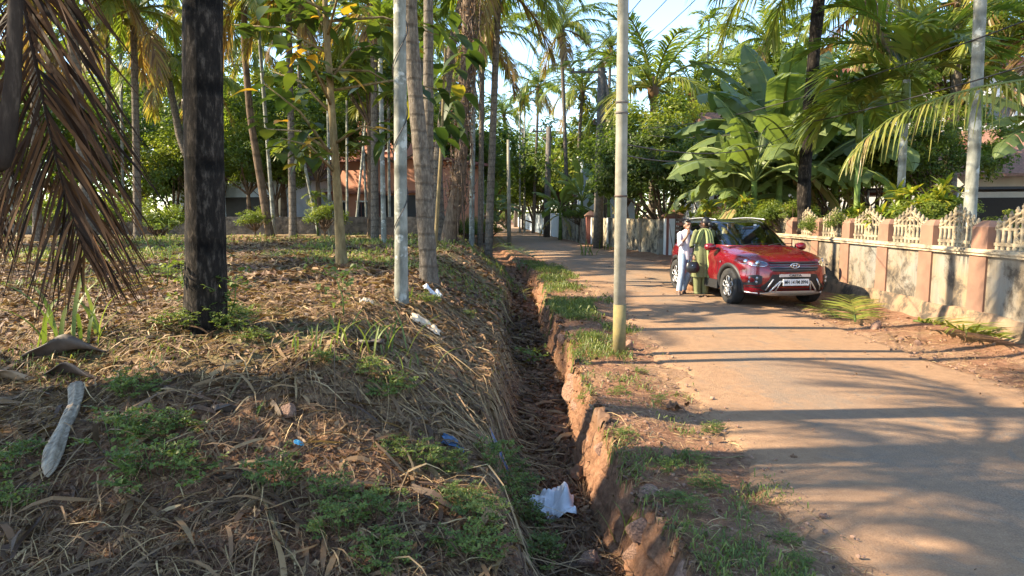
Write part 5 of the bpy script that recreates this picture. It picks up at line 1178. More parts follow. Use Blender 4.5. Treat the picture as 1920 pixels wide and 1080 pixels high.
def loft(rings, n=28, wav=0, seed=0, folds=9):
    """rings: (centre, rx, ry) horizontal ellipses bottom->top, with cloth folds growing downward"""
    th = np.arange(n * 2) * PI / n; P = []
    for i, (c, rx, ry) in enumerate(rings):
        a = wav * (1 - i / (len(rings) - 1)) ; k = 1 + a * np.sin(th * folds + seed + i * .35) + a * .5 * np.sin(th * (folds * 2 - 3) + 2 + i * .2)
        P.append(np.stack([c[0] + rx * k * np.cos(th), c[1] + ry * k * np.sin(th), np.full_like(th, c[2])], -1))
    P = np.array(P); t = np.linspace(0, len(P) - 1, len(P) * 4); P = np.stack([np.stack([np.interp(t, range(len(P)), P[:, j, k]) for k in range(3)], -1) for j in range(P.shape[1])], 1)
    for _ in range(2): P[1:-1] = .25 * P[:-2] + .5 * P[1:-1] + .25 * P[2:]
    return P
GREENC = pm('olive_green_cotton', (.17, .18, .075), .9, col2=(.11, .12, .05), scale=60, bmp=.3, bd=.003); DUP = pm('light_green_dupatta', (.26, .30, .12), .85, col2=(.20, .24, .09), scale=30)
SHIRT = pm('white_striped_shirt', (.66, .62, .64), .85, col2=(.42, .38, .50), scale=26, sx=(6, 6, .4)); JEANS = pm('pale_jeans', (.33, .42, .52), .9, col2=(.20, .27, .38), scale=14); BAGM = pm('maroon_bag_fabric', (.13, .02, .03), .7); BAGB = pm('black_bag_leather', (.015, .015, .017), .35); SHOE = pm('brown_leather', (.12, .07, .045), .6)
# --- woman, back three quarter, facing the car window (towards +x, slightly away)
wb = gz(1314, 556, .03); wb[2] = .03
WM = thing('person', 'person in olive green tunic and long light green scarf at the car window', 'person', wb)
def J(*n): return list(n)
s_ = .985
# local: facing +x/+y ; feet near origin
hd, hq, hR = head((.02, .10, 1.50), math.radians(-118 + 180 - 150), 0) if 0 else head((.05, .06, 1.505), math.radians(-125), .12)
nodes = [((0, 0, .88), (.135, .10)), ((.0, .01, 1.02), (.115, .085)), ((.02, .02, 1.20), (.135, .09)), ((.03, .03, 1.32), (.12, .075)), ((.04, .04, 1.40), (.045, .045)), ((.045, .05, 1.46), (.045, .045)),
         ((-.08, .0, .84), .082), ((-.075, .02, .48), .052), ((-.07, -.02, .09), .034), ((-.085, -.13, .03), (.034, .022)),
         ((.08, .0, .84), .082), ((.085, .03, .48), .052), ((.08, .02, .09), .034), ((.09, -.09, .03), (.034, .022)),
         ((-.15, -.02, 1.33), .048), ((-.23, -.03, 1.08), .038), ((-.22, -.16, .90), .026), ((-.225, -.20, .86), .02),
         ((.20, .06, 1.33), .046), ((.30, .02, 1.12), .038), ((.42, .16, 1.14), .026), ((.47, .18, 1.15), .02)]
edges = [(0, 1), (1, 2), (2, 3), (3, 4), (4, 5), (0, 6), (6, 7), (7, 8), (8, 9), (0, 10), (10, 11), (11, 12), (12, 13), (3, 14), (14, 15), (15, 16), (16, 17), (3, 18), (18, 19), (19, 20), (20, 21)]
skin_body('body', nodes, edges, SKINM, WM, .008, hd + hand((-.225, -.19, .87), (0, -.3, -1), (.8, .3, 0), 1.0, .92) + hand((.46, .175, 1.15), (1, .4, .1), (0, .2, -1), .5, .92)); eyes(hq, hR, WM)
# hair with a low bun
hm = ell(hq((0, .03, .035)), (.086, .098, .105), R=hR); h2 = ell(hq((0, .115, -.03)), (.06, .05, .06), R=hR)
Vh = np.concatenate(hm.V); loc = (Vh - hq((0, 0, 0))) @ hR; keep = None
hm_o = MB(); hm_o.add(Vh, hm.F[0], smooth=True); hm_o.add(np.concatenate(h2.V), h2.F[0], smooth=True)
ho = hm_o.build('hair', HAIR, WM)
kt = loft([((.0, .0, .42), .215, .19), ((.0, .0, .62), .20, .175), ((0, .0, .86), .185, .15), ((.0, .005, 1.04), .145, .115), ((.02, .02, 1.2), .155, .12), ((.03, .03, 1.32), .165, .105), ((.03, .03, 1.355), .16, .095), ((.04, .04, 1.395), .105, .078), ((.042, .045, 1.42), .062, .06)], wav=.05)
MB().grid(kt, closed=True).build('tunic', GREENC, WM)
for s in (-1, 1):
    MB().grid(loft([((s * .075, -.01 + .02 * (s > 0), .07), .075, .078), ((s * .078, 0, .12), .068, .07), ((s * .08, .01, .45), .10, .10), ((s * .075, 0, .75), .11, .11)], 12, .06, s, 5), closed=True).build('trouser_leg', GREENC, WM)
    a_ = [np.array(n[0]) for n in (nodes[14:17] if s < 0 else nodes[18:21])]; el_ = a_[1] + (a_[2] - a_[1]) * .25
    MB().tube([a_[0] + [-.03 * s, 0, .02], a_[0], (a_[0] + a_[1]) / 2, a_[1], el_], [.056, .06, .052, .048, .048], 12, cap=False).build('sleeve', GREENC, WM)
    MB().grid(loft([((s * .085 + .0, -.08 + .05 * (s > 0), .0), .042, .10), ((s * .085, -.08 + .05 * (s > 0), .03), .04, .095)], 10, 0), closed=True).build('sandal', SHOE, WM)
# dupatta: long cloth over the shoulder falling down the back
uu = np.linspace(0, 1, 36); path = [(-.13, -.08, 1.12), (-.11, -.10, 1.22), (-.07, -.09, 1.34), (.00, -.06, 1.42), (.07, -.09, 1.40), (.10, -.125, 1.30), (.12, -.145, 1.12), (.14, -.16, .9), (.16, -.20, .62), (.17, -.21, .28)]
path = np.array(path); pp = np.stack([np.interp(uu * (len(path) - 1), range(len(path)), path[:, k]) for k in range(3)], -1)
for _ in range(4): pp[1:-1] = .25 * pp[:-2] + .5 * pp[1:-1] + .25 * pp[2:]
wd = np.interp(uu, [0, .2, .35, .5, .75, 1], [.05, .05, .055, .065, .085, .10]); k_ = np.linspace(-1, 1, 15)
Pd = pp[:, None] + np.stack([wd[:, None] * k_, -.018 * np.sin(k_ * 9 + uu[:, None] * 2) - .02 + 0 * uu[:, None], -.02 * k_ ** 2 + 0 * uu[:, None]], -1)
do = MB().grid(Pd).build('scarf', DUP, WM); sm = do.modifiers.new('t', 'SOLIDIFY'); sm.thickness = .006
hb = thing('handbag', 'small black leather handbag hanging from the arm of the person in green', 'handbag', tuple(wb + np.array([-.24, -.20, .63])))
m_ = MB(); Pb = loft([((0, 0, -.12), .06, .05), ((0, 0, -.09), .13, .075), ((0, 0, 0), .145, .08), ((0, 0, .08), .12, .05), ((0, 0, .11), .09, .02)], 16, .0); m_.grid(Pb, closed=True); m_.build('bag_body', BAGB, hb)
t_ = np.linspace(0, PI, 14); MB().tube(np.stack([.07 * np.cos(t_), 0 * t_, .10 + .17 * np.sin(t_)], -1), .009, 6).build('strap', BAGB, hb); MB().lathe([(.001, 0), (.012, 0), (.012, -.01)], (-.03, -.082, .04), 8, axis='Y').build('clasp', CHROME, hb)
# --- boy leaning on the car, facing the camera, hand at chin
bb_ = gz(1284, 546, .03); bb_ = np.array([3.67, 14.55, .03])
BY = thing('person', 'person in white striped shirt and pale jeans leaning back with hand at chin', 'person', bb_)
hd, hq, hR = head((.085, .10, 1.455), math.radians(8), -.10)
nodes = [((.07, .10, .84), (.125, .09)), ((.075, .11, 1.0), (.105, .08)), ((.08, .11, 1.18), (.13, .085)), ((.08, .11, 1.28), (.12, .07)), ((.08, .10, 1.35), (.046, .046)), ((.083, .10, 1.41), (.045, .045)),
         ((.0, .08, .80), .078), ((-.04, -.02, .45), .052), ((-.10, -.05, .09), .036), ((-.12, -.15, .035), (.036, .025)),
         ((.14, .08, .80), .078), ((.13, .02, .46), .052), ((.02, .10, .09), .036), ((.03, .0, .035), (.036, .025)),
         ((-.07, .10, 1.27), .046), ((-.10, .0, 1.05), .036), ((.02, -.08, 1.22), .026), ((.05, -.07, 1.28), .021),
         ((.23, .10, 1.27), .046), ((.27, .04, 1.03), .036), ((.22, -.10, .88), .026), ((.21, -.14, .85), .021)]
skin_body('body', nodes, edges, SKINM, BY, .008, hd + hand((.045, -.07, 1.27), (.35, .25, .9), (.2, 1, -.1), 1.1, .92) + hand((.215, -.13, .86), (0, -.4, -.9), (-1, .1, 0), 1.0, .92)); eyes(hq, hR, BY)
hm = ell(hq((0, .028, .052)), (.085, .095, .088), R=hR); h2 = ell(hq((-.01, -.045, .10)), (.06, .05, .035), R=hR); m_ = MB(); m_.add(np.concatenate(hm.V), hm.F[0], smooth=True); m_.add(np.concatenate(h2.V), h2.F[0], smooth=True); m_.build('hair', HAIR, BY)
st_ = loft([((.07, .10, .74), .165, .13), ((.07, .10, .90), .155, .12), ((.078, .11, 1.10), .155, .115), ((.08, .11, 1.25), .165, .105), ((.08, .11, 1.30), .16, .10), ((.08, .105, 1.345), .11, .08), ((.08, .10, 1.375), .062, .062), ((.08, .10, 1.385), .060, .060)], wav=.045, seed=2)
MB().grid(st_, closed=True).build('shirt', SHIRT, BY)
for s in (-1, 1):
    a_ = [np.array(n[0]) for n in (nodes[14:17] if s < 0 else nodes[18:21])]; el_ = a_[1] + (a_[2] - a_[1]) * .45
    MB().tube([a_[0] - [s * .03, 0, -.02], a_[0], (a_[0] + a_[1]) / 2, a_[1], el_], [.064, .066, .056, .05, .046], 12, cap=False).build('sleeve', SHIRT, BY)
    l_ = [np.array(n[0]) for n in (nodes[6:9] if s < 0 else nodes[10:13])]
    MB().tube([l_[0] + [0, 0, .08], l_[0], (l_[0] + l_[1]) / 2, l_[1], (l_[1] + l_[2]) / 2, l_[2] + [0, 0, -.02]], [.09, .10, .088, .072, .066, .062], 14, cap=False).build('jeans_leg', JEANS, BY)
    f_ = np.array(nodes[9 if s < 0 else 13][0]); MB().grid(loft([((f_[0], f_[1] + .04, -.03), .047, .115), ((f_[0], f_[1] + .04, .02), .046, .11), ((f_[0], f_[1] + .06, .055), .038, .07)], 12), closed=True).build('shoe', SHOE, BY)
mbag = thing('shoulder_bag', 'maroon cloth bag held low between the two people', 'bag', tuple(bb_ + np.array([.20, -.24, .60])))
MB().grid(loft([((0, 0, -.17), .11, .04), ((0, 0, -.1), .14, .06), ((0, 0, .05), .13, .055), ((0, 0, .14), .10, .03)], 14, .04), closed=True).build('bag_body', BAGM, mbag)
MB().tube([(-.08, 0, .13), (-.03, .02, .26), (.03, .02, .26), (.08, 0, .13)], .010, 6).build('strap', BAGM, mbag)
bx_ = gz(1302, 548, .02); tn = thing('cloth_bundle', 'small brown sack on the ground between the two people', 'sack', tuple(bx_ + [.02, .25, .0]))
MB().grid(loft([((0, 0, -.01), .10, .08), ((0, 0, .08), .13, .10), ((.01, 0, .18), .11, .08), ((.02, 0, .23), .03, .03), ((.03, 0, .26), .05, .04)], 12, .09, 3, 5), closed=True).build('sack_body', pm('brown_cloth', (.30, .15, .07), .9), tn)
# ================================================================= HANGING DEAD FRONDS (palm off the left edge)
b = np.array([-4.75, 4.4, .55]); T = thing('coconut_palm', 'coconut palm off the left edge with big dead brown fronds hanging into view', 'palm tree', b)
top = np.array([.1, .1, 4.9]); trunk_mb([(0, 0, -.2), (.05, 0, 2.4), top], [.2, .17, .16], 12, .04, .3).build('trunk', BARK_COCO, T)
rng = np.random.default_rng(8); mb = MB()
for i in range(16):
    az = 1.5 + i * 2.4; e0 = 70 - 3.5 * i; frond(mb, arc(top, az, 3.6, e0, e0 - 85), (0, 0, 1), 30, .8, .05, .4 + .2 * rng.random(), .7, rr=.045, rng=rng)
c = mb.build('crown', PALM, T)
def dead(path, depth, nl, leaf, w, fwd, droop, seed, up=(0, -1, 0), fold=1.0, v=.35, lab=None):
    rng = np.random.default_rng(seed); mb = MB(); pts = np.array([at(x, y, d) for (x, y), d in zip(path, depth)]) - b
    t = np.linspace(0, 1, 26); u = np.linspace(0, 1, len(pts)); pts = np.stack([np.interp(t, u, pts[:, k]) for k in range(3)], -1)
    for _ in range(4): pts[1:-1] = .25 * pts[:-2] + .5 * pts[1:-1] + .25 * pts[2:]
    frond(mb, pts, up, nl, leaf, w, v, droop, fwd=fwd, raise_=.12, rr=.02, rng=rng, t0=.03, segs=6, vstem=.12, jit=.26, fold=fold, miss=.06, wob=.035)
    return mb.build('dead_frond', DEADPALM, T)
dead([(14, -330), (28, -150), (42, 0), (62, 92), (92, 240), (118, 350), (142, 425), (160, 480)], [4.3] * 8, 112, 1.06, .024, (40, 66), .3, 3)
dead([(-110, -300), (-80, -60), (-60, 120), (-35, 300), (-15, 420)], [4.6, 4.6, 4.5, 4.5, 4.4], 60, .85, .02, (45, 72), .4, 5)
mb = MB(); P = np.array([at(x, y, 4.0) for x, y in ((28, -420), (30, -60), (28, 60), (24, 160), (14, 240), (4, 300), (0, 322))]) - b
t = np.linspace(0, 1, 22); u = np.linspace(0, 1, len(P)); P = np.stack([np.interp(t, u, P[:, k]) for k in range(3)], -1)
mb.tube(P, np.interp(t, [0, .5, .8, .93, 1], [.03, .042, .055, .04, .008]), 16, .3); o_ = mb.build('spathe', barkmat('dark_spathe', (.018, .012, .009), (.04, .028, .02), (.14, .10, .07), 2, .1, sx=(3, 3, .6)), T)
# second palm behind with green fronds crossing the top left
# ================================================================= GROUND COVER
def logy(rng, n, y0, y1): return y0 * np.exp(rng.random(n) * math.log(y1 / y0))
def blades(mb, x, y, L, w_, az, lift, curl, v, rng, segs=3, zoff=.01, mat=0):
    n = len(x); s = np.linspace(0, 1, segs + 1); d = np.stack([np.cos(az), np.sin(az)], -1)
    a2 = az[:, None] + curl[:, None] * s
    px_ = x[:, None] + np.cumsum(np.concatenate([np.zeros((n, 1)), np.cos(a2[:, 1:]) * L[:, None] / segs], 1), 1); py_ = y[:, None] + np.cumsum(np.concatenate([np.zeros((n, 1)), np.sin(a2[:, 1:]) * L[:, None] / segs], 1), 1)
    base = H(px_.ravel(), py_.ravel()).reshape(px_.shape)
    pz_ = base + zoff + lift[:, None] * L[:, None] * np.sin(s * PI * .85) ** 1
    Pc = np.stack([px_, py_, pz_], -1); nn = np.stack([-np.sin(a2), np.cos(a2), rng.normal(0, .5, a2.shape[0])[:, None] + 0 * a2], -1)
    wp = np.interp(s, [0, .3, .8, 1], [.6, 1, .8, .15]); off = nn * (w_[:, None] * wp)[..., None] * .5
    A_, B_ = Pc - off, Pc + off
    Q = np.stack([A_[:, :-1], B_[:, :-1], B_[:, 1:], A_[:, 1:]], 2).reshape(-1, 4, 3); mb.polys(Q, np.repeat(v, segs), mat)
rng = np.random.default_rng(101); mb = MB()
n = 62000; y = logy(rng, n, 2.5, 27); x = -y * .80 + (ditch_r(y) - .74 + y * .80) * rng.random(n)
den = .5 + .9 * fbm(x * .8, y * .8, 3, 77) + .35 * sstep(-1.8, -.3, x) * sstep(4, 5.5, y); k = rng.random(n) < np.clip(den, .12, 1); x, y = x[k], y[k]; n = len(x)
sc_ = np.clip(y / 5, .8, 2.6)
v = np.clip(rng.normal(.36, .25, n) + .15 * sstep(4.2, 5.5, y), 0, 1)
blades(mb, x, y, rng.gamma(2.2, .045, n) * sc_ ** .5 + .03, rng.uniform(.0025, .0075, n) * sc_, rng.uniform(0, 2 * PI, n), rng.uniform(.0, .25, n), rng.normal(0, .35, n), v, rng)
# combed long straw sliding down the bank towards the ditch
n = 900; x = rng.uniform(-1.7, -.02, n); y = rng.uniform(4.6, 9.5, n); az = -math.radians(48) + rng.normal(0, .6, n); k = fbm(x * 1.5, y * 1.5, 2, 33) > -.12; x, y, az = x[k], y[k], az[k]; n = len(x)
blades(mb, x, y, rng.gamma(2.5, .12, n) + .1, rng.uniform(.003, .009, n), az, rng.uniform(.02, .12, n), rng.normal(0, .25, n), np.clip(rng.normal(.55, .28, n), 0, 1), rng, 5, .02)
n = 260; y = rng.uniform(3.6, 12, n); x = ditch_r(y) - .76 + rng.normal(0, .07, n); az = rng.normal(-.35, .35, n)
blades(mb, x, y, rng.uniform(.2, .6, n), rng.uniform(.004, .010, n), az, rng.uniform(.02, .12, n), rng.normal(-.5, .4, n), np.clip(rng.normal(.5, .25, n), 0, 1), rng, 6, .02)
n = 800; y = rng.uniform(2.5, 5.4, n); x = -y * .8 + (ditch_r(y) - .5 + y * .8) * rng.random(n)
blades(mb, x, y, rng.gamma(2.5, .07, n) + .08, rng.uniform(.003, .010, n), rng.normal(-.5, 1.1, n), rng.uniform(.02, .3, n), rng.normal(0, .3, n), np.clip(rng.normal(.55, .25, n), 0, 1), rng, 4, .015)
n = 900; y = logy(rng, n, 2.6, 12); x = -y * .8 + (ditch_r(y) - .1 + y * .8) * rng.random(n)
blades(mb, x, y, rng.uniform(.08, .38, n), rng.uniform(.012, .035, n), rng.uniform(0, 6.28, n), rng.uniform(.0, .2, n), rng.normal(0, .4, n), np.clip(rng.normal(.25, .25, n), 0, 1), rng, 4, .02)
# in the ditch and on the verge
n = 1900; y = logy(rng, n, 2.8, 18); x = ditch_r(y) - rng.uniform(.02, .72, n)
blades(mb, x, y, rng.uniform(.05, .5, n), rng.uniform(.003, .010, n), PI / 2 + rng.normal(0, .7, n), rng.uniform(0, .12, n), rng.normal(0, .5, n), np.clip(rng.normal(.3, .22, n), 0, 1), rng, 4, .012)
n = 5000; y = logy(rng, n, 2.6, 20); x = ditch_r(y) + rng.uniform(.0, 1, n) ** 1.2 * (xl(y) - ditch_r(y) + .1)
blades(mb, x, y, rng.gamma(2, .03, n) + .02, rng.uniform(.0025, .006, n), rng.uniform(0, 6.28, n), rng.uniform(0, .2, n), rng.normal(0, .6, n), np.clip(rng.normal(.55, .25, n), 0, 1), rng)
n = 2500; y = logy(rng, n, 6, 22); x = xr(y) + rng.normal(.35, .4, n); k = (x < rwx(y) - .1); x, y = x[k], y[k]; n = len(x)
blades(mb, x, y, rng.gamma(2, .03, n) + .02, rng.uniform(.004, .009, n), rng.uniform(0, 6.28, n), rng.uniform(0, .2, n), rng.normal(0, .6, n), np.clip(rng.normal(.55, .25, n), 0, 1), rng)
tag(mb.build('dry_straw', [STRAW]), 'dry straw and twigs strewn over the mound, bank and ditch', 'straw', kind='stuff')
# fallen leaves
mb = MB(); n = 42000; y = logy(rng, n, 2.5, 27); x = -y * .80 + (ditch_r(y) + .1 + y * .80) * rng.random(n)
n3 = 4200; yc_ = logy(rng, n3, 2.7, 20); xc_ = ditch_r(yc_) - rng.uniform(.03, .72, n3); x = np.concatenate([x, xc_]); y = np.concatenate([y, yc_])
n2 = 1500; yb = logy(rng, n2, 2.6, 24); xb = ditch_r(yb) + rng.random(n2) * 6.0; kk = (rng.random(n2) < np.where((xb > xl(yb)) & (xb < xr(yb) - .2), .10, .9)) & (xb < 6.3); x = np.concatenate([x, xb[kk]]); y = np.concatenate([y, yb[kk]]); n = len(x)
z = np.maximum(H(x, y), np.where((x > xl(y)) & (x < xr(y)), .035, -9)) + .012; sz = rng.uniform(.02, .085, n) * np.clip(y / 5, .8, 2.2) * np.where(x > 1.6, .6, 1)
C = np.stack([x, y, z], -1); Nn = nrm(rng.normal(size=(n, 3)) * .45 + [0, 0, 1]); a_ = nrm(np.cross(Nn, rng.normal(size=Nn.shape))); b2 = np.cross(Nn, a_); s_ = sz[:, None]
mb.polys(np.stack([C - a_ * s_ * .5, C + b2 * s_ * .28 + Nn * s_ * .12, C + a_ * s_ * .5 + Nn * s_ * .10, C - b2 * s_ * .28 + Nn * s_ * .12], 1), np.clip(rng.normal(.42, .26, n), 0, 1))
tag(mb.build('leaf_litter', [LITTER]), 'brown fallen leaves scattered over the ground', 'leaf litter', kind='stuff')
# clods and pebbles
mb = MB(); n = 4200; y = logy(rng, n, 2.6, 22); u = rng.random(n); x = np.where(u < .55, ditch_r(y) - .1 + rng.random(n) ** 1.5 * (xl(y) - ditch_r(y) + .3), np.where(u < .8, -y * .75 + rng.random(n) * (y * .75 + .3), xr(y) + rng.uniform(-.3, 1.2, n)))
k = x < 6.3; x, y = x[k], y[k]; n = len(x); r = np.clip(rng.gamma(1.3, .0045, n) * np.clip(y / 5, .8, 2) + .003, 0, .022); z = np.maximum(H(x, y), np.where((x > xl(y)) & (x < xr(y)), .03, -9)) + r * .3
bm_ = bmesh.new(); bmesh.ops.create_icosphere(bm_, subdivisions=1, radius=1); oc = np.array([v_.co[:] for v_ in bm_.verts]) * [1, 1, .7]; f = np.array([[v_.index for v_ in q.verts] for q in bm_.faces]); bm_.free(); Vp = np.stack([x, y, z], -1)[:, None] + oc * r[:, None, None] * rng.uniform(.7, 1.25, (n, len(oc), 1))
mb.add(Vp.reshape(-1, 3), (f[None] + len(oc) * np.arange(n)[:, None, None]).reshape(-1, 3)); tag(mb.build('pebbles', [STONE]), kind='stuff')
# low green growth on verge and field
mb = MB()
n = 30000; y = logy(rng, n, 2.7, 24); x = ditch_r(y) - .05 + rng.random(n) * (xl(y) - ditch_r(y) + .15)
den = fbm(x * 1.8, y * 1.2, 3, 91) - .12 + .24 * sstep(4, 8, y) - .25 * sstep(.55, .9, (x - ditch_r(y)) / (xl(y) - ditch_r(y))); k = den + rng.normal(0, .08, n) > .13; x, y = x[k], y[k]; n = len(x)
blades(mb, x, y, rng.uniform(.02, .07, n) * np.clip(y / 6, 1, 2), rng.uniform(.004, .010, n) * np.clip(y / 6, 1, 2), rng.uniform(0, 6.28, n), rng.uniform(.3, 1.1, n), rng.normal(0, .5, n), np.clip(rng.normal(.5, .2, n), 0, 1), rng, 2)
n = 46000; y = logy(rng, n, 4.6, 28); x = -y * .82 + (ditch_r(y) - .5 + y * .82) * rng.random(n)
den = fbm(x * .6 + 9, y * .6, 3, 95) + .10 * sstep(9, 16, y); k = den + rng.normal(0, .10, n) - .25 * (1 - sstep(5.5, 9, y)) > .30; x, y = x[k], y[k]; n = len(x)
blades(mb, x, y, rng.uniform(.03, .09, n) * np.clip(y / 9, .8, 2), rng.uniform(.006, .014, n) * np.clip(y / 8, .8, 2.2), rng.uniform(0, 6.28, n), rng.uniform(.3, 1.2, n), rng.normal(0, .5, n), np.clip(rng.normal(.62, .2, n), 0, 1), rng, 2)
tag(mb.build('low_grass', [WEED]), 'short green grass and creepers in patches on the verge and field', 'grass', kind='stuff')
# ---- weeds with compound leaves
def weed_mesh(seed, R=.24, stems=34, h_=.2, leaf=.024):
    rng = np.random.default_rng(seed); mb = MB(); st = MB()
    for i in range(stems):
        a = rng.uniform(0, 6.28); r1 = R * math.sqrt(rng.random()); p0 = np.array([r1 * .5 * math.cos(a), r1 * .5 * math.sin(a), -.01]); p1 = np.array([r1 * math.cos(a), r1 * math.sin(a), h_ * rng.uniform(.35, 1) * (1 - .5 * r1 / R)])
        mb.tube([p0, (p0 + p1) / 2 + [0, 0, .02], p1], .0022, 3, .3, 1, cap=False)
        for q in range(rng.integers(3, 6)):
            az = rng.uniform(0, 6.28); L = rng.uniform(.05, .10); d = np.array([math.cos(az), math.sin(az), rng.uniform(-.1, .35)]); s = np.array([-math.sin(az), math.cos(az), 0]); c0 = p0 + (p1 - p0) * rng.uniform(.6, 1.0)
            C = []; 
            for k_ in range(4):
                for sd in (-1, 1): C.append(c0 + d * L * (.3 + .2 * k_) + s * sd * leaf * .62)
            C.append(c0 + d * L * 1.12); C = np.array(C); N = nrm(rng.normal(size=C.shape) * .22 + [0, 0, 1])
            mb.polys(leaf_quads(C, N, leaf, rng, .95), np.clip(.45 + rng.normal(0, .15), 0, 1) + 0 * C[:, 0])
    return mb.mesh('weed', [WEED, BARK_GREEN])
WM_ = [weed_mesh(i + 3, *a) for i, a in enumerate([(.26, 20, .20), (.20, 15, .26), (.30, 24, .16)])]
def gpix(px, py):
    r = ray(px, py); r = r / r[1]; t = np.arange(1.8, 45, .03)[:, None]; p = CAM + r * t
    k = np.argmax(p[:, 2] <= H(p[:, 0], p[:, 1])); return p[k] if k else p[-1]
wl_ = [(250, 740, 1), (230, 845, 1.1), (300, 900, 1.2), (320, 820, .9), (510, 920, .9), (20, 880, .9), (10, 960, .8), (640, 1010, .8), (700, 960, .8), (720, 1050, .8), (920, 880, .9), (945, 930, 1), (985, 985, .9), (905, 985, .8), (1000, 1050, .9), (880, 1040, .9), (960, 900, .8), (860, 950, .7),
       (740, 740, .9), (790, 880, .8), (690, 700, .7), (450, 600, .8), (390, 618, .9), (345, 612, .9), (430, 615, .9), (410, 600, .7), (300, 520, 1.0), (480, 640, .6), (620, 940, .7), (840, 880, .7), (800, 570, .8), (880, 600, .6), (610, 680, .6), (740, 850, .6), 
       (1250, 890, .5), (1300, 870, .5), (1330, 920, .55), (1300, 960, .5), (1260, 940, .4), (1470, 1020, .4), (1100, 760, .5), (1170, 820, .4), (1340, 810, .5), (1110, 640, .6), (1160, 740, .45), (1500, 1065, .4), (1240, 760, .45), (1080, 600, .6), (1200, 700, .4)]
beside = lambda px, py: ('lower left of the mound' if px < 420 and py > 700 else 'around the black trunk base' if px < 500 and py < 660 else 'on the straw covered bank' if px < 900 and py < 780 else 'low on the mound near the ditch' if px < 1060 else 'on the roadside verge')
for i, (px, py, s) in enumerate(wl_):
    p = gpix(px, py); o = link('weed', WM_[i % 3], None, tuple(p)); o.rotation_euler = (0, 0, i * 1.3); o.scale = (s * .9, s * .9, s * 1.35)
    tag(o, 'small green leafy weed growing ' + beside(px, py), 'weed', 'green weeds ' + beside(px, py))
def grass_clump(px, py, n, L, w_, seed, label, spread=.08, name='grass_clump'):
    rng = np.random.default_rng(seed); mb = MB(); p = gpix(px, py)
    for i in range(n):
        az = rng.uniform(0, 6.28); pts = arc((rng.normal(0, spread), rng.normal(0, spread), -.02), az, L * rng.uniform(.5, 1.1), rng.uniform(62, 88), rng.uniform(-40, 50), 9, 1.6)
        Tn = nrm(np.gradient(pts, axis=0)); S = nrm(np.cross(Tn, [0, 0, 1.0])); wp = np.interp(np.linspace(0, 1, 9), [0, .3, .7, 1], [.5, 1, .8, .05]) * w_ / 2
        mb.grid(np.stack([pts - S * wp[:, None], pts + [0, 0, -.003], pts + S * wp[:, None]], 1), float(np.clip(rng.normal(.5, .15), 0, 1)))
    o = mb.build(name, [WEED], None, tuple(p)); tag(o, label, 'grass', 'tall grass clumps')
grass_clump(100, 655, 9, .75, .035, 1, 'broad bladed grass clump over the curled brown sheath at the left')
grass_clump(180, 640, 8, .62, .03, 2, 'broad bladed green grass clump under the tip of the dead frond')
grass_clump(660, 665, 16, .42, .018, 3, 'upright green grass clump on the sunlit bank below the pale trunk', .12)
grass_clump(700, 650, 14, .42, .018, 4, 'green grass clump on the bank, right one of a pair', .14)
grass_clump(600, 650, 9, .3, .014, 5, 'short grass clump left on the sunlit bank', .12)
grass_clump(760, 690, 9, .3, .014, 6, 'low grass clump beside the combed straw', .12)
grass_clump(770, 565, 14, .3, .016, 7, 'grass at the foot of the pale foreground areca', .12)
grass_clump(1100, 480, 14, .9, .05, 8, 'long grass tuft at the foot of the old crossarm pole', .15)
grass_clump(1145, 468, 14, .6, .05, 9, 'yellow green grass tuft at the base of the stained wall', .3)
grass_clump(1190, 1000, 9, .3, .012, 10, 'grass blades hanging at the broken ditch edge in the foreground', .06)
grass_clump(480, 775, 6, .14, .03, 11, 'bright lime seedling on bare soil in the middle of the mound', .02, 'seedling')
# ---- slender saplings
def sapling(px, py, h_, seed, label):
    rng = np.random.default_rng(seed); p = gpix(px, py); t = thing('sapling', label, 'sapling', tuple(p)); mb = MB(); lf = MB()
    top = np.array([rng.normal(0, .1), rng.normal(0, .1), h_]); mb.tube([(0, 0, -.03), top * .5 + [.03, 0, 0], top], [.008, .006, .003], 5); C = []
    for k in range(12):
        f = rng.uniform(.2, 1); a = rng.uniform(0, 6.28); q = top * f; e = q + np.array([math.cos(a), math.sin(a), .4]) * rng.uniform(.1, .3); mb.tube([q, e], [.003, .0015], 4)
        for j in range(7): C.append(q + (e - q) * rng.uniform(.3, 1.1) + rng.normal(0, .02, 3))
    C = np.array(C); lf.polys(leaf_quads(C, nrm(rng.normal(size=C.shape) * .4 + [0, 0, 1]), .055, rng, .8), np.clip(rng.normal(.45, .15, len(C)), 0, 1)); mb.build('stem', BARK_GREEN, t); lf.build('leaves', [WEED], t)
sapling(312, 540, .85, 1, 'thin leafy sapling between the dead frond and the black trunk')
sapling(345, 604, .5, 2, 'small sapling touching the left side of the black trunk base')
sapling(425, 608, .45, 3, 'small sapling touching the right side of the black trunk base')
sapling(645, 600, .4, 4, 'thin young plant on the field edge left of the pale areca')
sapling(1000, 690, .35, 5, 'thin green shoot at the left lip of the ditch')
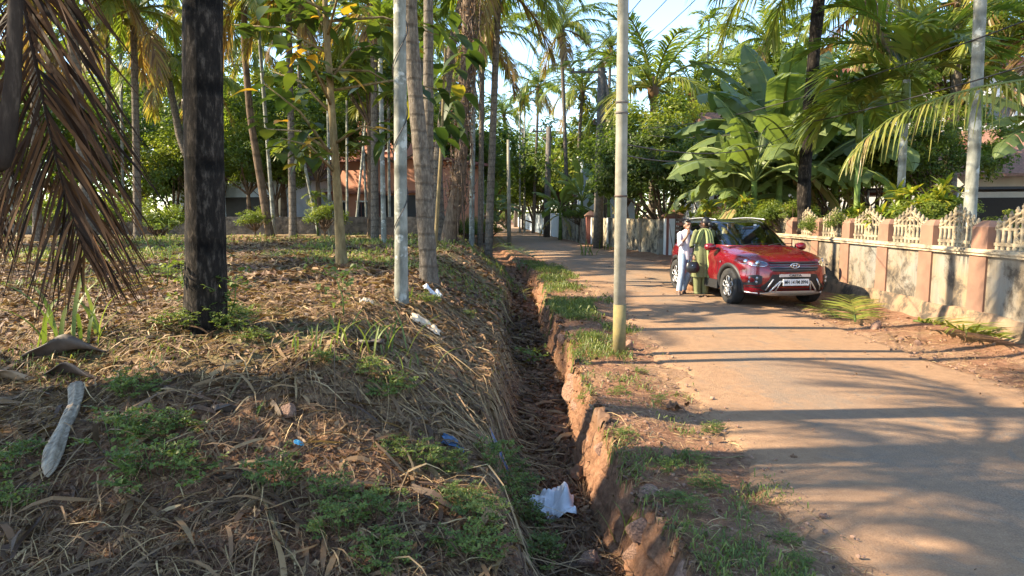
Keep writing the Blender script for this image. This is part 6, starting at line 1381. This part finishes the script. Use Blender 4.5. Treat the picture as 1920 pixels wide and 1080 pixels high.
# ================================================================= OBJECTS ON THE GROUND
def crumple(name, label, cat, px, py, s, mat, seed, asp=1.0, lift=.5, n=26):
    p = gpix(px, py); u, w_ = np.meshgrid(np.linspace(-.5, .5, n), np.linspace(-.5, .5, n)); r_ = 1 + .35 * fbm(np.arctan2(w_, u) * 1.2, 0 * u, 3, seed)
    X = u * s * r_ + .10 * s * fbm(u * 5, w_ * 5, 2, seed + 2); Y_ = w_ * s * asp * r_ + .06 * s * fbm(u * 9 + 5, w_ * 9, 2, seed + 3)
    Z = H(p[0] + X.ravel(), p[1] + Y_.ravel()).reshape(X.shape) - p[2] + .02 + lift * s * (fbm(u * 3.2, w_ * 3.2, 3, seed) + .25) * (1 - 1.2 * (u ** 2 + w_ ** 2)) + .04 * s
    o = MB().grid(np.stack([X, Y_, Z], -1)).build(name, mat, None, tuple(p)); sd = o.modifiers.new('s', 'SOLIDIFY'); sd.thickness = .002; return tag(o, label, cat)
PBAG = pm('white_plastic', (.62, .62, .64), .45, var=.08, scale=20); PBLUE = pm('blue_plastic', (.05, .11, .22), .4, var=.3, scale=20); CREAM = pm('cream_plastic', (.60, .48, .34), .5, var=.15, scale=12); PALE = pm('pale_blue_plastic', (.10, .40, .55), .4)
crumple('plastic_bag', 'crumpled white plastic bag lying in the foreground of the ditch', 'bag', 1036, 965, .30, PBAG, 1, 1.1, .9)
crumple('plastic_bag', 'white plastic scrap with purple print beside the leaning grey trunk', 'litter', 812, 552, .26, PBAG, 2)
crumple('plastic_bag', 'flattened cream plastic bag on the sunlit bank', 'litter', 800, 617, .34, CREAM, 3, .7, .3)
crumple('plastic_scrap', 'dull blue plastic scrap on the bank, left of two', 'litter', 852, 845, .15, PBLUE, 4, .6, .3)
crumple('plastic_scrap', 'blue plastic scrap by the ditch edge, right of two', 'litter', 936, 852, .14, PBLUE, 5, .8, .4)
crumple('plastic_scrap', 'tiny bright blue wrapper on the mound', 'litter', 561, 838, .06, PALE, 6, .7, .5)
crumple('plastic_scrap', 'orange brown coconut husk scrap on the field edge', 'litter', 690, 572, .14, CREAM, 7, .8, .8)
crumple('dry_leaf', 'large curled tan leaf near the bottom of the mound', 'leaf', 660, 928, .14, LITTER, 8, .7, .5)
crumple('dry_leaf', 'grey withered leaf at the broken ditch edge', 'leaf', 1245, 862, .14, PBAG if 0 else LITTER, 9, .7, .5)
crumple('dry_leaf', 'large grey dry leaf in the ditch, upper one', 'leaf', 1045, 815, .24, LITTER, 10, .7, .5)
crumple('dry_leaf', 'large brown dry leaf in the ditch above the white bag', 'leaf', 1100, 900, .30, LITTER, 11, .7, .5)
crumple('dry_leaf', 'dark curled leaf on the verge beside the road edge', 'leaf', 1265, 770, .16, LITTER, 12, .7, .6)
crumple('dry_leaf', 'small dark curled leaf on the road', 'leaf', 1488, 864, .05, LITTER, 13, .7, .6)
SHEATH = pm('brown_sheath', (.085, .06, .045), .6, col2=(.04, .028, .022), scale=5, bmp=.3)
def sheath(px, py, L, w_, az, label, seed, curl=1.0, mat=None):
    p = gpix(px, py); t = np.linspace(-.5, .5, 16); k_ = np.linspace(-1, 1, 9); wp = w_ / 2 * (1 - .7 * np.abs(t * 2) ** 3) * (1 + .1 * np.sin(t * 14 + seed)); 
    X = t[:, None] * L + 0 * k_; Yy = wp[:, None] * np.sin(k_ * curl) / max(math.sin(curl), .3); Z = .03 + wp[:, None] * (1 - np.cos(k_ * curl)) + .03 * np.sin(t * 6 + seed)[:, None] + .02 * np.sin(k_ * 5 + t[:, None] * 8)
    o = MB().grid(np.stack([X, Yy, Z + 0 * X], -1)).build('palm_sheath', mat or SHEATH, None, tuple(p)); o.rotation_euler = (-.35, 0, az); o.modifiers.new('s', 'SOLIDIFY').thickness = .006; tag(o, label, 'palm sheath')
sheath(125, 672, .62, .24, .12, 'dark curled palm sheath at the left under the grass clump', 1, 1.2)
sheath(140, 712, .5, .2, -.1, 'flat dark brown palm sheath just above the pale log', 2, .8)
sheath(30, 718, .5, .14, .4, 'light brown palm sheath at the left edge', 3, .8, pm('tan_sheath', (.30, .2, .12), .7, var=.2))
sheath(435, 775, .25, .10, 1.1, 'grey brown sheath scrap on the bare soil of the mound', 4, .8)
sheath(670, 650, .5, .12, -.5, 'old dark sheath lying across the bank straw', 5, .8)
sheath(640, 470, .9, .2, .1, 'brown fallen sheath on the field near the big leaved tree', 6, .8)
# log
pa, pb = gpix(146, 738), gpix(98, 905); mb = MB(); t = np.linspace(0, 1, 24)[:, None]; pc_ = pa * (1 - t) + pb * t; pc_[:, 2] = H(pc_[:, 0], pc_[:, 1], False) + .05 + .03 * np.sin(t[:, 0] * 3); pc_[:, 0] += .025 * np.sin(t[:, 0] * 5)
r_ = np.interp(t[:, 0], [0, .05, .3, .6, .82, .95, 1], [.04, .058, .043, .046, .075, .06, .02]); NL = 40; mb.tube(pc_ - pa, r_, NL); V = mb.V[0]; ax = np.repeat(pc_ - pa, NL, 0); aa = np.tile(np.arange(NL), 24) * 2 * PI / NL; tt_ = np.repeat(t[:, 0], NL)
mb.V[0] = ax + (V - ax) * (1 + .22 * np.cos(2 * aa + tt_ * 3) + .14 * np.cos(5 * aa + tt_ * 4) + .30 * fbm(aa * 3.5, tt_ * 2.5, 3, 6) * 1.0 - .55 * np.exp(-((aa - 1.6 - tt_) / .12) ** 2) * sstep(.3, .7, tt_))[:, None] * [.68, .68, .55]
tag(mb.build('log', pm('weathered_wood', (.42, .34, .25), .95, col2=(.17, .125, .085), scale=6, sx=(9, 2.0, 2.2), bmp=.7, bd=.02), None, tuple(pa)), 'weathered pale grey piece of wood lying on the mound at the lower left', 'log')
# stones
def rock_mesh(seed, det=2):
    bm = bmesh.new(); bmesh.ops.create_icosphere(bm, subdivisions=3, radius=1); rng = np.random.default_rng(seed)
    pl_ = nrm(rng.normal(size=(9, 3))); off = rng.uniform(.5, .8, 9)
    for v_ in bm.verts:
        c = np.array(v_.co)
        for q, o_ in zip(pl_, off):
            e = c @ q - o_
            if e > 0: c = c - q * e * .92
        c = c * (1 + .07 * float(fbm(c[0] * 3 + seed, c[1] * 3 + c[2] * 2, 3, seed))); v_.co = c
    me = bpy.data.meshes.new('rock'); bm.to_mesh(me); bm.free(); me.materials.append(STONE); return me
RK = [rock_mesh(i) for i in range(5)]
def rock(x, y, s, label, grp=None, sink=.3, sc=(1, 1, 1), seed=0, name='rock'):
    o = link(name, RK[seed % 5], None, (x, y, h1(x, y) + s * sc[2] * (1 - sink) * .6)); o.scale = tuple(s * c for c in sc); o.rotation_euler = (seed * .3, seed * .5, seed * 1.7); return tag(o, label, 'stone', grp)
rng = np.random.default_rng(55)
for i in range(26):
    y = 2.9 + 8.5 * (i / 26) ** 1.15; x = float(ditch_r(y)) + .055 + rng.normal(0, .03); s = rng.uniform(.07, .14)
    o = link('laterite_block', RK[i % 5], None, (x - .01, y, rng.uniform(-.30, .0))); o.scale = (s * .9, s * 1.2, s * rng.uniform(.9, 1.4)); o.rotation_euler = (rng.normal(0, .3), rng.normal(0, .3), rng.normal(0, .4))
    tag(o, 'reddish laterite block set in the crumbling right bank of the ditch', 'stone', 'laterite blocks in the right ditch bank')
p = gpix(1176, 655); rock(p[0], p[1], .10, 'brown broken stone leaning on the foot of the concrete pole', seed=1, sc=(1.2, .8, .9))
p = gpix(1642, 616); rock(p[0], p[1], .09, 'pale squarish stone on the road shoulder between the two fallen fronds', seed=2, sc=(1.2, .9, .8))
for k, (px, py, s, lb) in enumerate([(1200, 1020, .09, 'large brown stone at the broken ditch edge in the foreground'), (1190, 1065, .08, 'brown stone below the larger one at the foreground ditch edge'), (1105, 1062, .08, 'reddish stone on the ditch floor near the bottom'), (1720, 648, .05, 'small stone at the road edge before the right fallen frond'), (1690, 640, .04, 'very small stone left of the right fallen frond'), (540, 785, .06, 'orange brown clod on the mound beside the lime seedling')]):
    p = gpix(px, py); rock(p[0], p[1], s, lb, seed=k + 3)
# fallen fronds
def fallen(name_lab, pts_px, nl, leaf, w_, v, seed, up=(0, 0, 1), fwd=(40, 65), droop=.25, mat=None, lift=.06, raise_=.35):
    q = np.array([gpix(x_, y_) for x_, y_ in pts_px]); q[:, 2] = H(q[:, 0], q[:, 1], False) + lift; b_ = q[0].copy(); t = np.linspace(0, 1, 16); u = np.linspace(0, 1, len(q)); q = np.stack([np.interp(t, u, q[:, k]) for k in range(3)], -1) - b_
    th = thing('fallen_frond', name_lab, 'palm frond', tuple(b_)); mb = MB(); frond(mb, q, up, nl, leaf, w_, v, droop, fwd=fwd, raise_=raise_, rr=.014, rng=np.random.default_rng(seed), t0=.05, segs=4, jit=.12); mb.build('leaflets', mat or PALM, th); MB().tube(q[:3] - [0, 0, .002], .018, 6).build('stalk', BARK_GREEN, th)
fallen('fallen green frond on the shoulder in front of the parked car, stalk towards the viewer', [(1603, 614), (1600, 590), (1597, 575), (1590, 565)], 34, .62, .04, .58, 1, fwd=(15, 35), raise_=.3, lift=.10)
fallen('fallen green and yellow frond below the wall on the right', [(1712, 620), (1760, 628), (1810, 642), (1880, 655)], 48, .60, .045, .55, 2, fwd=(35, 65), raise_=.45, lift=.14)
fallen('dry trailing frond under the front bumper of the car', [(1570, 600), (1540, 585), (1500, 577)], 22, .4, .02, .72, 3, raise_=.1)
fallen('dark green fallen frond lying in the ditch beside the far road', [(975, 528), (965, 500), (948, 478), (930, 455)], 34, .95, .05, .25, 4, lift=.35, droop=.5)
fallen('dark green fallen frond spread over the ditch near the slim grey pole', [(1000, 495), (975, 482), (940, 470)], 30, .9, .05, .3, 5, lift=.25, droop=.3)
fallen('pale dry frond leaning into the ditch below the green ones', [(985, 575), (980, 555), (975, 540)], 20, .5, .02, .9, 6, lift=.15, droop=.4)
# loose twigs
def twig(pts, r, label):
    q = np.array([gpix(x_, y_) for x_, y_ in pts]); q[:, 2] += .02 + r; b_ = q[0].copy(); o = MB().tube(q - b_, r, 5, .6).build('twig', BARK_TEAK, None, tuple(b_)); tag(o, label, 'twig')
twig([(735, 625), (820, 640), (900, 668), (990, 690)], .006, 'long thin pale stalk bridging from the bank over the ditch')
twig([(805, 775), (860, 700), (935, 660)], .008, 'bent pale stick on the bank above the blue scraps') if 0 else None
twig([(415, 780), (450, 720), (475, 670)], .009, 'pale twig on the bare soil of the mound')
twig([(470, 885), (520, 1010), (560, 1075)], .010, 'pale dry cane near the bottom of the mound')
twig([(560, 960), (640, 935), (730, 925)], .009, 'pale dry cane lying across the lower mound')
twig([(1330, 866), (1395, 862)], .006, 'thin dark twig at the road edge')
twig([(1700, 868), (1725, 860), (1745, 858)], .004, 'small curved twig lying on the road')
twig([(1480, 940), (1560, 1000), (1600, 1030)], .004, 'thin straight stalk across the road edge dust')
